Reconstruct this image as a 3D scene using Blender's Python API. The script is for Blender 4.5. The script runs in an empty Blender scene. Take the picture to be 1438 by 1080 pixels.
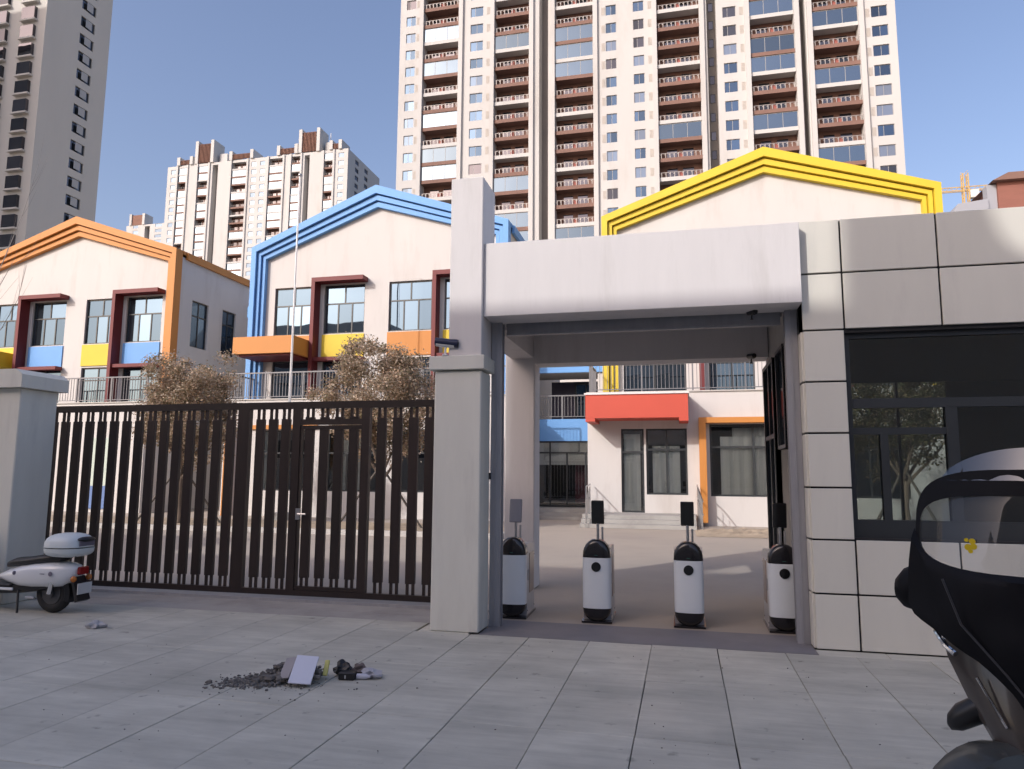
import bpy, bmesh, math, random
from mathutils import Vector, Matrix, noise
R = math.radians
random.seed(7)
S = bpy.context.scene
COL = S.collection

# ------------------------------------------------------------------ camera
def make_camera():
    yaw, pit, roll = R(13.389), R(7.176), R(0.395)
    fwd = Vector((-math.sin(yaw), math.cos(yaw), 0)); rt = Vector((math.cos(yaw), math.sin(yaw), 0)); up = Vector((0, 0, 1))
    f2 = math.cos(pit)*fwd + math.sin(pit)*up; u2 = -math.sin(pit)*fwd + math.cos(pit)*up
    r3 = math.cos(roll)*rt + math.sin(roll)*u2; u3 = -math.sin(roll)*rt + math.cos(roll)*u2
    m = Matrix(((r3.x, u3.x, -f2.x, 0), (r3.y, u3.y, -f2.y, 0), (r3.z, u3.z, -f2.z, 1.6), (0, 0, 0, 1)))
    cd = bpy.data.cameras.new('camera'); cd.sensor_fit = 'HORIZONTAL'; cd.sensor_width = 36; cd.lens = 1007.6/1438*36
    cd.clip_start = 0.05; cd.clip_end = 6000
    co = bpy.data.objects.new('camera', cd); co.matrix_world = m; COL.objects.link(co); S.camera = co
make_camera()

# ------------------------------------------------------------------ light
SUN_DIR = Vector((0.66, 1.0, -0.62)).normalized()          # the way the light travels
SUN_EL = math.asin(-SUN_DIR.z); SUN_AZ = math.atan2(-SUN_DIR.x, -SUN_DIR.y)
w = bpy.data.worlds.new('World'); S.world = w; w.use_nodes = True
nt = w.node_tree; bg = nt.nodes['Background']
sky = nt.nodes.new('ShaderNodeTexSky'); sky.sky_type = 'NISHITA'; sky.sun_disc = False
sky.sun_elevation = SUN_EL; sky.sun_rotation = SUN_AZ; sky.air_density = 1.1; sky.dust_density = 4.0; sky.ozone_density = 1.3
tint = nt.nodes.new('ShaderNodeMix'); tint.data_type = 'RGBA'; tint.blend_type = 'MULTIPLY'; tint.inputs['Factor'].default_value = 1.0
tint.inputs['B'].default_value = (1.05, 0.985, 1.07, 1)      # colour gain: a touch of violet over the whole sky
nt.links.new(sky.outputs[0], tint.inputs['A']); nt.links.new(tint.outputs['Result'], bg.inputs[0]); bg.inputs[1].default_value = 0.15
sl = bpy.data.lights.new('sun', 'SUN'); sl.energy = 2.0; sl.angle = R(0.53); sl.color = (1.0, 0.972, 0.945)
so = bpy.data.objects.new('sun', sl); so.rotation_euler = SUN_DIR.to_track_quat('-Z', 'Y').to_euler(); so.location = (-30, -40, 60); COL.objects.link(so)
S.view_settings.view_transform = 'Standard'; S.view_settings.look = 'None'; S.view_settings.gamma = 1; S.view_settings.exposure = 0.45
S.cycles.use_denoising = True
try: S.cycles.denoiser = 'OPENIMAGEDENOISE'
except Exception: pass
S.cycles.max_bounces = 8; S.cycles.diffuse_bounces = 4; S.cycles.glossy_bounces = 4; S.cycles.transparent_max_bounces = 12

# ------------------------------------------------------------------ materials
MATS = {}
def mat(name, col, rough=0.7, var=0.0, scale=3.0, stretch=(1, 1, 1), bump=0.0, bscale=None, metal=0.0, spec=0.5, obj_var=0.0, coat=0.0, detail=5.0, dirt=None, dirt_scale=1.0, dirt_lo=0.5, dirt_hi=0.75):
    if name in MATS: return MATS[name]
    m = bpy.data.materials.new(name); m.use_nodes = True; n = m.node_tree.nodes; l = m.node_tree.links
    b = n['Principled BSDF']; b.inputs['Base Color'].default_value = (*col, 1); b.inputs['Roughness'].default_value = rough
    b.inputs['Metallic'].default_value = metal; b.inputs['Specular IOR Level'].default_value = spec
    if coat: b.inputs['Coat Weight'].default_value = coat; b.inputs['Coat Roughness'].default_value = 0.08
    tc = n.new('ShaderNodeTexCoord'); mp = n.new('ShaderNodeMapping'); mp.inputs['Scale'].default_value = stretch
    if var or bump or dirt:
        geo = n.new('ShaderNodeNewGeometry'); l.new(geo.outputs['Position'], mp.inputs['Vector'])
    out = None
    if var or obj_var:
        hs = n.new('ShaderNodeHueSaturation'); hs.inputs['Color'].default_value = (*col, 1); hs.inputs['Value'].default_value = 1
        val = None
        if var:
            nz = n.new('ShaderNodeTexNoise'); nz.inputs['Scale'].default_value = scale; nz.inputs['Detail'].default_value = detail; nz.inputs['Roughness'].default_value = 0.62
            l.new(mp.outputs[0], nz.inputs['Vector'])
            mr = n.new('ShaderNodeMapRange'); mr.inputs['From Min'].default_value = 0.25; mr.inputs['From Max'].default_value = 0.75
            mr.inputs['To Min'].default_value = 1-var; mr.inputs['To Max'].default_value = 1+var
            l.new(nz.outputs['Fac'], mr.inputs['Value']); val = mr.outputs[0]
        if obj_var:
            oi = n.new('ShaderNodeObjectInfo'); mo = n.new('ShaderNodeMapRange'); mo.inputs['To Min'].default_value = 1-obj_var; mo.inputs['To Max'].default_value = 1+obj_var
            l.new(oi.outputs['Random'], mo.inputs['Value'])
            if val:
                mm = n.new('ShaderNodeMath'); mm.operation = 'MULTIPLY'; l.new(val, mm.inputs[0]); l.new(mo.outputs[0], mm.inputs[1]); val = mm.outputs[0]
            else: val = mo.outputs[0]
        l.new(val, hs.inputs['Value']); out = hs.outputs[0]
        l.new(out, b.inputs['Base Color'])
    if dirt:
        dn = n.new('ShaderNodeTexNoise'); dn.inputs['Scale'].default_value = dirt_scale; dn.inputs['Detail'].default_value = 8; dn.inputs['Roughness'].default_value = 0.65
        l.new(mp.outputs[0], dn.inputs['Vector'])
        dr = n.new('ShaderNodeMapRange'); dr.inputs['From Min'].default_value = dirt_lo; dr.inputs['From Max'].default_value = dirt_hi
        l.new(dn.outputs['Fac'], dr.inputs['Value'])
        mx = n.new('ShaderNodeMix'); mx.data_type = 'RGBA'; mx.inputs['B'].default_value = (*dirt, 1)
        if out: l.new(out, mx.inputs['A'])
        else: mx.inputs['A'].default_value = (*col, 1)
        l.new(dr.outputs[0], mx.inputs['Factor']); l.new(mx.outputs['Result'], b.inputs['Base Color'])
    if bump:
        bn = n.new('ShaderNodeTexNoise'); bn.inputs['Scale'].default_value = bscale or scale*4; bn.inputs['Detail'].default_value = 6
        l.new(mp.outputs[0], bn.inputs['Vector'])
        bp = n.new('ShaderNodeBump'); bp.inputs['Strength'].default_value = bump; bp.inputs['Distance'].default_value = 0.02
        l.new(bn.outputs['Fac'], bp.inputs['Height']); l.new(bp.outputs[0], b.inputs['Normal'])
    MATS[name] = m; return m

def mirror_glass(name, tint, refl, dark=(0.02, 0.025, 0.03), wave=0.05, wscale=0.6, rough=0.015):
    m = bpy.data.materials.new(name); m.use_nodes = True; n = m.node_tree.nodes; l = m.node_tree.links; n.clear()
    o = n.new('ShaderNodeOutputMaterial'); d = n.new('ShaderNodeBsdfDiffuse'); d.inputs[0].default_value = (*dark, 1)
    g = n.new('ShaderNodeBsdfGlossy'); g.inputs['Color'].default_value = (*tint, 1); g.inputs['Roughness'].default_value = rough
    mx = n.new('ShaderNodeMixShader')
    oi = n.new('ShaderNodeObjectInfo'); mr = n.new('ShaderNodeMapRange'); mr.inputs['To Min'].default_value = refl*0.55; mr.inputs['To Max'].default_value = min(1, refl*1.25)
    l.new(oi.outputs['Random'], mr.inputs['Value']); l.new(mr.outputs[0], mx.inputs[0])
    geo = n.new('ShaderNodeNewGeometry'); nz = n.new('ShaderNodeTexNoise'); nz.inputs['Scale'].default_value = wscale; nz.inputs['Detail'].default_value = 1
    l.new(geo.outputs['Position'], nz.inputs['Vector']); bp = n.new('ShaderNodeBump'); bp.inputs['Strength'].default_value = wave; bp.inputs['Distance'].default_value = 0.1
    l.new(nz.outputs['Fac'], bp.inputs['Height']); l.new(bp.outputs[0], g.inputs['Normal'])
    l.new(d.outputs[0], mx.inputs[1]); l.new(g.outputs[0], mx.inputs[2]); l.new(mx.outputs[0], o.inputs[0])
    MATS[name] = m; return m

def clear_glass(name, tint=(0.75, 0.8, 0.8), refl=0.12, gcol=(1, 1, 1)):
    m = bpy.data.materials.new(name); m.use_nodes = True; n = m.node_tree.nodes; l = m.node_tree.links; n.clear()
    o = n.new('ShaderNodeOutputMaterial'); t = n.new('ShaderNodeBsdfTransparent'); t.inputs[0].default_value = (*tint, 1)
    g = n.new('ShaderNodeBsdfGlossy'); g.inputs['Color'].default_value = (*gcol, 1); g.inputs['Roughness'].default_value = 0.01
    fr = n.new('ShaderNodeFresnel'); fr.inputs[0].default_value = 1.5; ad = n.new('ShaderNodeMath'); ad.operation = 'ADD'; ad.inputs[1].default_value = refl; ad.use_clamp = True
    mx = n.new('ShaderNodeMixShader'); l.new(fr.outputs[0], ad.inputs[0]); l.new(ad.outputs[0], mx.inputs[0]); l.new(t.outputs[0], mx.inputs[1]); l.new(g.outputs[0], mx.inputs[2]); l.new(mx.outputs[0], o.inputs[0])
    MATS[name] = m; return m

def leaf_mat(name, cols, rough=0.6):
    m = bpy.data.materials.new(name); m.use_nodes = True; n = m.node_tree.nodes; l = m.node_tree.links; b = n['Principled BSDF']
    b.inputs['Roughness'].default_value = rough; b.inputs['Specular IOR Level'].default_value = 0.3
    geo = n.new('ShaderNodeNewGeometry'); cr = n.new('ShaderNodeValToRGB'); cr.color_ramp.interpolation = 'CONSTANT'
    e = cr.color_ramp.elements
    for i, c in enumerate(cols):
        x = e[i] if i < 2 else e.new(i/len(cols)); x.position = i/len(cols); x.color = (*c, 1)
    l.new(geo.outputs['Random Per Island'], cr.inputs[0]); l.new(cr.outputs[0], b.inputs['Base Color'])
    tr = n.new('ShaderNodeBsdfTranslucent'); l.new(cr.outputs[0], tr.inputs[0]); mx = n.new('ShaderNodeMixShader'); mx.inputs[0].default_value = 0.38
    l.new(b.outputs[0], mx.inputs[1]); l.new(tr.outputs[0], mx.inputs[2]); l.new(mx.outputs[0], n['Material Output'].inputs[0])
    MATS[name] = m; return m

def slab_mat():
    # grey stone-look paving: soft grain across the slab, per-slab tone, blotchy traffic dirt and a few dark spots
    m = bpy.data.materials.new('paving_slab'); m.use_nodes = True; n = m.node_tree.nodes; l = m.node_tree.links; b = n['Principled BSDF']
    geo = n.new('ShaderNodeNewGeometry'); oi = n.new('ShaderNodeObjectInfo')
    def noise_(scale, stretch, detail, rough, w_=False):
        mp = n.new('ShaderNodeMapping'); mp.inputs['Scale'].default_value = stretch; nz = n.new('ShaderNodeTexNoise'); nz.noise_dimensions = '4D' if w_ else '3D'
        nz.inputs['Scale'].default_value = scale; nz.inputs['Detail'].default_value = detail; nz.inputs['Roughness'].default_value = rough
        l.new(geo.outputs['Position'], mp.inputs['Vector']); l.new(mp.outputs[0], nz.inputs['Vector'])
        if w_:
            mu = n.new('ShaderNodeMath'); mu.operation = 'MULTIPLY'; mu.inputs[1].default_value = 40; l.new(oi.outputs['Random'], mu.inputs[0]); l.new(mu.outputs[0], nz.inputs['W'])
        return nz.outputs['Fac']
    def rng(src, a, c, lo, hi):
        r_ = n.new('ShaderNodeMapRange'); r_.inputs['From Min'].default_value = a; r_.inputs['From Max'].default_value = c; r_.inputs['To Min'].default_value = lo; r_.inputs['To Max'].default_value = hi
        l.new(src, r_.inputs['Value']); return r_.outputs[0]
    def mul(a, c):
        q = n.new('ShaderNodeMath'); q.operation = 'MULTIPLY'; l.new(a, q.inputs[0]); l.new(c, q.inputs[1]); return q.outputs[0]
    grain = rng(noise_(1.0, (1.3, 13, 8), 9, .66, True), .28, .72, .84, 1.12)
    blot = rng(noise_(1.1, (1, 1.5, 1), 7, .6), .35, .7, 1.08, .78)
    spot = rng(noise_(7.0, (1, 1, 1), 3, .5), .66, .74, 1.0, .62)
    tone = rng(oi.outputs['Random'], 0, 1, .93, 1.07)
    v = mul(mul(mul(grain, blot), spot), tone)
    hs = n.new('ShaderNodeHueSaturation'); hs.inputs['Color'].default_value = (0.52, 0.505, 0.435, 1); l.new(v, hs.inputs['Value']); l.new(hs.outputs[0], b.inputs['Base Color'])
    l.new(rng(blot, .78, 1.08, .75, .5), b.inputs['Roughness'])
    bp = n.new('ShaderNodeBump'); bp.inputs['Strength'].default_value = .15; bp.inputs['Distance'].default_value = .01; l.new(noise_(1.0, (2, 26, 10), 8, .6, True), bp.inputs['Height']); l.new(bp.outputs[0], b.inputs['Normal'])
    return m

# ------------------------------------------------------------------ mesh builder
class MB:
    def __init__(s): s.v = []; s.f = []
    def add(s, vs, fs):
        o = len(s.v); s.v += [tuple(p) for p in vs]; s.f += [tuple(i+o for i in f) for f in fs]; return s
    def quad(s, a, b, c, d): return s.add([a, b, c, d], [(0, 1, 2, 3)])
    def box(s, x0, x1, y0, y1, z0, z1):
        if x0 > x1: x0, x1 = x1, x0
        if y0 > y1: y0, y1 = y1, y0
        return s.add([(x0,y0,z0),(x1,y0,z0),(x1,y1,z0),(x0,y1,z0),(x0,y0,z1),(x1,y0,z1),(x1,y1,z1),(x0,y1,z1)],
                     [(0,3,2,1),(4,5,6,7),(0,1,5,4),(1,2,6,5),(2,3,7,6),(3,0,4,7)])
    def cbox(s, x0, x1, y0, y1, z0, z1, c=0.01):
        # box with its edges cut at 45 degrees
        P = []; 
        for z, i in ((z0, c), (z0+c, 0), (z1-c, 0), (z1, c)):
            a, b, e, g = x0+i, x1-i, y0+i, y1-i; k = c if not i else 0
            P += [(a+k, e, z), (b-k, e, z), (b, e+k, z), (b, g-k, z), (b-k, g, z), (a+k, g, z), (a, g-k, z), (a, e+k, z)]
        F = [(7,6,5,4,3,2,1,0), tuple(range(24, 32))]
        for r in range(3):
            for i in range(8): F.append((r*8+i, r*8+(i+1)%8, r*8+8+(i+1)%8, r*8+8+i))
        return s.add(P, F)
    def prism_xz(s, poly, y0, y1):
        n = len(poly); V = [(x, y0, z) for x, z in poly]+[(x, y1, z) for x, z in poly]
        return s.add(V, [tuple(range(n)), tuple(range(2*n-1, n-1, -1))]+[(i, n+i, n+(i+1) % n, (i+1) % n) for i in range(n)])
    def prism_yz(s, poly, x0, x1):
        n = len(poly); V = [(x0, y, z) for y, z in poly]+[(x1, y, z) for y, z in poly]
        return s.add(V, [tuple(range(n-1, -1, -1)), tuple(range(n, 2*n))]+[(i, (i+1) % n, n+(i+1) % n, n+i) for i in range(n)])
    def prism_xy(s, poly, z0, z1):
        n = len(poly); V = [(x, y, z0) for x, y in poly]+[(x, y, z1) for x, y in poly]
        return s.add(V, [tuple(range(n-1, -1, -1)), tuple(range(n, 2*n))]+[(i, (i+1) % n, n+(i+1) % n, n+i) for i in range(n)])
    def tube(s, pts, r, n=8, cap=True):
        pts = [Vector(p) for p in pts]; rs = r if isinstance(r, (list, tuple)) else [r]*len(pts)
        V = []; F = []
        for i, p in enumerate(pts):
            t = (pts[min(i+1, len(pts)-1)]-pts[max(i-1, 0)]).normalized()
            a = t.cross(Vector((0, 0, 1)) if abs(t.z) < .92 else Vector((1, 0, 0))).normalized(); b = t.cross(a)
            V += [p+(a*math.cos(2*math.pi*k/n)+b*math.sin(2*math.pi*k/n))*rs[i] for k in range(n)]
        for i in range(len(pts)-1):
            for k in range(n): F.append((i*n+k, i*n+(k+1) % n, (i+1)*n+(k+1) % n, (i+1)*n+k))
        if cap: F += [tuple(range(n-1, -1, -1)), tuple((len(pts)-1)*n+k for k in range(n))]
        return s.add(V, F)
    def loft(s, rings, cap=True):
        n = len(rings[0]); V = [p for r in rings for p in r]; F = []
        for i in range(len(rings)-1):
            for k in range(n): F.append((i*n+k, i*n+(k+1) % n, (i+1)*n+(k+1) % n, (i+1)*n+k))
        if cap: F += [tuple(range(n-1, -1, -1)), tuple((len(rings)-1)*n+k for k in range(n))]
        return s.add(V, F)
    def torus(s, c, R_, r, axis='y', n=28, m=10, flat=1.0):
        V = []; F = []; c = Vector(c)
        for i in range(n):
            a = 2*math.pi*i/n
            for j in range(m):
                b = 2*math.pi*j/m; q = R_+r*math.cos(b); h = r*math.sin(b)*flat
                p = (q*math.cos(a), h, q*math.sin(a)) if axis == 'y' else (q*math.cos(a), q*math.sin(a), h)
                V.append(c+Vector(p))
        for i in range(n):
            for j in range(m): F.append((i*m+j, i*m+(j+1) % m, ((i+1) % n)*m+(j+1) % m, ((i+1) % n)*m+j))
        return s.add(V, F)
    def disc(s, c, r, axis='y', t=0.01, n=24, taper=0.0):
        c = Vector(c); d = {'x': Vector((1,0,0)), 'y': Vector((0,1,0)), 'z': Vector((0,0,1))}[axis]
        a = {'x': Vector((0,1,0)), 'y': Vector((1,0,0)), 'z': Vector((1,0,0))}[axis]; b = d.cross(a)
        rg = lambda k, q: [c+d*k+(a*math.cos(2*math.pi*i/n)+b*math.sin(2*math.pi*i/n))*q for i in range(n)]
        return s.loft([rg(-t/2, r*(1-taper)), rg(t/2, r)])
    def blob(s, c, rad, nu=16, nv=10, pw=1.0, f=None):
        V = []; F = []
        sg = lambda x: math.copysign(abs(x)**pw, x)
        for j in range(nv+1):
            ph = -math.pi/2+math.pi*j/nv
            for i in range(nu):
                th = 2*math.pi*i/nu
                p = Vector((c[0]+rad[0]*sg(math.cos(ph))*sg(math.cos(th)), c[1]+rad[1]*sg(math.cos(ph))*sg(math.sin(th)), c[2]+rad[2]*sg(math.sin(ph))))
                V.append(f(p) if f else p)
        for j in range(nv):
            for i in range(nu): F.append((j*nu+i, j*nu+(i+1) % nu, (j+1)*nu+(i+1) % nu, (j+1)*nu+i))
        return s.add(V, F)
    def mesh(s, name, m, off=(0, 0, 0), smooth=False):
        me = bpy.data.meshes.new(name); me.from_pydata([(x-off[0], y-off[1], z-off[2]) for x, y, z in s.v], [], s.f)
        if m: me.materials.append(m)
        if smooth:
            me.polygons.foreach_set('use_smooth', [True]*len(me.polygons))
            me.set_sharp_from_angle(angle=R(42))
        me.update(); return me
    def build(s, name, m, parent=None, smooth=False, label=None):
        off = offset(parent); o = bpy.data.objects.new(name, s.mesh(name, m, off, smooth)); COL.objects.link(o)
        if parent: o.parent = parent
        if label: o['label'] = label
        return o
def offset(o):
    v = Vector((0, 0, 0))
    while o is not None: v += o.location; o = o.parent
    return v
def tag(o, label=None, cat=None, group=None, kind=None):
    if label: o['label'] = label
    if cat: o['category'] = cat
    if group: o['group'] = group
    if kind: o['kind'] = kind
    return o
def thing(name, label, cat, loc=(0, 0, 0), group=None):
    o = bpy.data.objects.new(name, None); o.empty_display_size = 0.2; o.location = loc; COL.objects.link(o)
    return tag(o, label, cat, group)
def inst(me, name, parent, loc, rz=0):
    o = bpy.data.objects.new(name, me); COL.objects.link(o); o.parent = parent; o.location = Vector(loc)-offset(parent); o.rotation_euler.z = rz; return o
def structure(mb, name, m, smooth=False): return tag(mb.build(name, m, None, smooth), kind='structure')
def copy_tree(o, parent=None):
    c = o.copy(); COL.objects.link(c); c.parent = parent
    for ch in list(o.children): copy_tree(ch, c)
    return c

def holed_wall(mb, u0, u1, v0, v1, holes, place, depth):
    us = sorted({u0, u1, *[h[0] for h in holes], *[h[1] for h in holes]}); vs = sorted({v0, v1, *[h[2] for h in holes], *[h[3] for h in holes]})
    us = [u for u in us if u0 <= u <= u1]; vs = [v for v in vs if v0 <= v <= v1]
    for i in range(len(us)-1):
        run = None
        for j in range(len(vs)-1):
            cu, cv = (us[i]+us[i+1])/2, (vs[j]+vs[j+1])/2
            solid = not any(h[0] < cu < h[1] and h[2] < cv < h[3] for h in holes)
            if solid:
                if run is None: run = vs[j]
            if run is not None and (not solid or j == len(vs)-2):
                e = vs[j] if not solid else vs[j+1]
                mb.quad(place(us[i], run, 0), place(us[i+1], run, 0), place(us[i+1], e, 0), place(us[i], e, 0)); run = None
    for h in holes:
        d = h[4] if len(h) > 4 else depth; a, b, c, e = h[:4]
        mb.quad(place(a, c, 0), place(a, e, 0), place(a, e, d), place(a, c, d)); mb.quad(place(b, c, 0), place(b, c, d), place(b, e, d), place(b, e, 0))
        mb.quad(place(a, e, 0), place(b, e, 0), place(b, e, d), place(a, e, d)); mb.quad(place(a, c, 0), place(a, c, d), place(b, c, d), place(b, c, 0))
def facing_front(Y): return lambda u, v, d: (u, Y+d, v)
def facing_right(X): return lambda u, v, d: (X-d, u, v)

# ------------------------------------------------------------------ windows: frame as the part, each pane a sub-part
WIN = {}
def window_meshes(w_, h_, cells, fw, fm, gm):
    key = (round(w_, 3), round(h_, 3), tuple(cells), fw, fm.name, gm.name)
    if key not in WIN:
        f = MB(); t = 0.07
        f.box(0, w_, 0, t, 0, fw); f.box(0, w_, 0, t, h_-fw, h_); f.box(0, fw, 0, t, fw, h_-fw); f.box(w_-fw, w_, 0, t, fw, h_-fw)
        panes = []
        rows = sorted({(c[2], c[3]) for c in cells})
        for a, b in rows:
            if b < .999: f.box(fw, w_-fw, 0.004, t-.004, b*h_-fw/2, b*h_+fw/2)
            rc = sorted([c for c in cells if (c[2], c[3]) == (a, b)])
            for c in rc:
                z0 = max(c[2]*h_+fw/2, fw); z1 = min(c[3]*h_-fw/2, h_-fw)
                if c[1] < .999: f.box(c[1]*w_-fw/2, c[1]*w_+fw/2, 0.007, t-.007, z0, z1)
                x0 = max(c[0]*w_+fw/2, fw); x1 = min(c[1]*w_-fw/2, w_-fw)
                p = MB().box(x0, x1, 0.03, 0.045, z0, z1).mesh('pane', gm); panes.append(p)
        WIN[key] = (f.mesh('window', fm), panes)
    return WIN[key]
C_SCHOOL = [(0, .5, .62, 1), (.5, 1, .62, 1), (0, .34, 0, .62), (.34, .68, 0, .62), (.68, 1, 0, .62)]
C_TWO = [(0, .5, 0, 1), (.5, 1, 0, 1)]
C_ONE = [(0, 1, 0, 1)]
C_FOUR = [(0, .5, .68, 1), (.5, 1, .68, 1), (0, .5, 0, .68), (.5, 1, 0, .68)]
def put_window(parent, loc, w_, h_, cells, fm, gm, fw=0.06, rz=0, panes=True, name='window'):
    f, ps = window_meshes(w_, h_, cells, fw, fm, gm)
    o = inst(f, name, parent, loc, rz)
    for p in ps:
        c = bpy.data.objects.new('pane', p); COL.objects.link(c); c.parent = o
    return o

def ring(c, ry, rz, n=16, p=2.5, x=0.0):
    # superellipse section in the y-z plane
    out = []
    for k in range(n):
        a = 2*math.pi*k/n; ca, sa = math.cos(a), math.sin(a)
        out.append((c[0], c[1]+ry*math.copysign(abs(ca)**(2/p), ca), c[2]+rz*math.copysign(abs(sa)**(2/p), sa)))
    return out

# ---- palette
M_wall = mat('school_white_render', (0.545, 0.525, 0.505), 0.85, var=0.035, scale=0.5, stretch=(1.6, 1.6, .35), bump=0.06, bscale=30, dirt=(0.42, 0.385, 0.355), dirt_scale=0.8, dirt_lo=0.52, dirt_hi=0.9)
M_gatewhite = mat('gate_white_paint', (0.68, 0.65, 0.635), 0.75, var=0.035, scale=1.2, stretch=(4, 4, .6), bump=0.06, bscale=14, dirt=(0.50, 0.47, 0.44), dirt_scale=0.8, dirt_lo=0.54, dirt_hi=0.95)
M_pillar = mat('gate_grey_paint', (0.70, 0.69, 0.62), 0.7, var=0.05, scale=1.5, stretch=(4, 4, .7), bump=0.08, bscale=14, dirt=(0.50, 0.485, 0.445), dirt_scale=0.9, dirt_lo=0.52, dirt_hi=0.92)
M_clad = mat('cladding_panel', (0.69, 0.665, 0.585), 0.45, var=0.03, scale=1.5, stretch=(3, 3, .6), obj_var=0.035, bump=0.02, bscale=15, dirt=(0.54, 0.515, 0.47), dirt_scale=0.9, dirt_lo=0.55, dirt_hi=0.95)
M_joint = mat('joint_black', (0.02, 0.02, 0.022), 0.8, var=0.2)
M_blue = mat('trim_blue', (0.13, 0.32, 0.64), 0.6, var=0.05, scale=0.8, bump=0.03, bscale=30)
M_orange = mat('trim_orange', (0.50, 0.20, 0.04), 0.6, var=0.05, scale=0.8, bump=0.03, bscale=30)
M_yellow = mat('trim_yellow', (0.62, 0.46, 0.03), 0.6, var=0.05, scale=0.8, bump=0.03, bscale=30)
M_red = mat('canopy_red', (0.50, 0.07, 0.04), 0.6, var=0.05, scale=0.8, bump=0.03, bscale=30)
M_maroon = mat('fin_dark_red', (0.13, 0.014, 0.016), 0.6, var=0.06, scale=0.8)
M_purple = mat('dark_purple_paint', (0.035, 0.03, 0.06), 0.6, var=0.1)
M_frame = mat('window_frame_charcoal', (0.03, 0.034, 0.037), 0.4, var=0.1, scale=4)
M_lframe = mat('tower_frame_grey', (0.30, 0.29, 0.28), 0.5)
M_sky = mirror_glass('school_glass', (0.46, 0.70, 1.0), 0.20, wave=0.035, wscale=0.9)
M_tglass = mirror_glass('tower_glass', (0.45, 0.68, 1.0), 0.20, wave=0.25, wscale=0.25)
M_encl = mirror_glass('enclosed_balcony_glass', (0.60, 0.80, 1.0), 0.28, wave=0.25, wscale=0.2)
M_dglass = mirror_glass('dark_tower_glass', (0.35, 0.33, 0.36), 0.3, wave=0.2, wscale=0.25)
M_cglass = clear_glass('clear_glass', (0.90, 0.93, 0.93), 0.04)
M_bglass = clear_glass('guardhouse_glass', (0.62, 0.66, 0.64), 0.02)
M_black = mat('black_plastic', (0.012, 0.012, 0.014), 0.35, var=0.2, scale=8)
M_rail = mat('railing_grey', (0.16, 0.16, 0.17), 0.5, metal=0.3, var=0.1)
M_steel = mat('brushed_steel', (0.50, 0.50, 0.51), 0.32, metal=0.9, var=0.06, scale=4, stretch=(1, 1, 12))
M_galv = mat('galvanised_guide', (0.36, 0.36, 0.38), 0.5, metal=0.3, var=0.12, scale=3, stretch=(4, 4, 0.6))
M_curtain = mat('curtain_white', (0.62, 0.62, 0.60), 0.9, var=0.05, scale=2)
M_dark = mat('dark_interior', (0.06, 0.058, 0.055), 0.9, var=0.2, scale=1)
M_concrete = mat('concrete', (0.34, 0.33, 0.31), 0.85, var=0.1, scale=1.5, bump=0.15, bscale=20, dirt=(0.22, 0.21, 0.20), dirt_scale=0.8)
# ================================================================== ground
M_ground = mat('ground_earth', (0.20, 0.18, 0.15), 0.95, var=0.2, scale=0.2)
M_court = mat('courtyard_concrete', (0.40, 0.345, 0.285), 0.88, var=0.09, scale=0.7, bump=0.12, bscale=14, dirt=(0.29, 0.255, 0.22), dirt_scale=0.35, dirt_lo=0.5, dirt_hi=0.8)
M_apron = mat('apron_stone', (0.20, 0.19, 0.20), 0.7, var=0.12, scale=2.5, bump=0.1, bscale=25, dirt=(0.28, 0.27, 0.26), dirt_scale=1.5, dirt_lo=0.58, dirt_hi=0.8)
M_asphalt = mat('asphalt', (0.06, 0.06, 0.062), 0.9, var=0.2, scale=3, bump=0.3, bscale=60)
M_soil = mat('pale_soil', (0.36, 0.29, 0.21), 0.95, var=0.25, scale=3, bump=0.8, bscale=9)
M_kerb = mat('kerb_stone', (0.45, 0.43, 0.40), 0.8, var=0.1, scale=3, bump=0.1)
M_slab = slab_mat()
structure(MB().quad((-2500, -2500, -.06), (2500, -2500, -.06), (2500, 2500, -.06), (-2500, 2500, -.06)), 'ground', M_ground)
structure(MB().box(-60, 60, 8.0, 60, -.05, -.004), 'courtyard', M_court)
structure(MB().box(-60, 60, -14.5, -2.5, -.05, -.03), 'road', M_asphalt)
structure(MB().box(-2.05, 1.16, 7.225, 7.996, -.05, 0.0), 'gate_apron', M_apron)
structure(MB().box(-16, -2.06, 7.64, 7.996, -.05, -.002).box(-16, -2.06, 7.999, 8.9, -.045, 0.0), 'gate_track_strip', mat('track_concrete', (0.38, 0.36, 0.335), 0.85, var=0.12, scale=1.5, bump=0.15, bscale=20, dirt=(0.25, 0.235, 0.22), dirt_scale=0.8))
pav = structure(MB().box(-16, 9, -2.4, 7.22, -.055, -.022), 'pavement', mat('paving_bed', (0.055, 0.052, 0.05), 0.95, var=0.2))
YR = [7.22, 5.97, 4.72, 3.47, 2.22, 0.97]
XJ = [0.87+0.6*i for i in range(-22, 8)]
rs = random.Random(3)
slab_meshes = {}
def slab_mesh(w_, d_):
    k = (round(w_, 3), round(d_, 3))
    if k not in slab_meshes: slab_meshes[k] = MB().cbox(0, w_, 0, d_, -.03, 0, .003).mesh('paving_slab', M_slab)
    return slab_meshes[k]
for r in range(len(YR)-1):
    for i in range(len(XJ)-1):
        o = inst(slab_mesh(0.594, YR[r]-YR[r+1]-.005), 'paving_slab', pav, (XJ[i]+.003, YR[r+1], rs.uniform(-.0012, .0012)))
        o.rotation_euler = (rs.uniform(-.0008, .0008), rs.uniform(-.0015, .0015), rs.uniform(-.002, .002))
for i in range(len(XJ)-1):
    if XJ[i+1] <= -2.6: inst(slab_mesh(0.594, .405), 'paving_slab', pav, (XJ[i]+.003, 7.225, rs.uniform(-.001, .001)))
inst(slab_mesh(2.6-2.13+.07, .405), 'paving_slab', pav, (-2.70, 7.225, 0))
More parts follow.
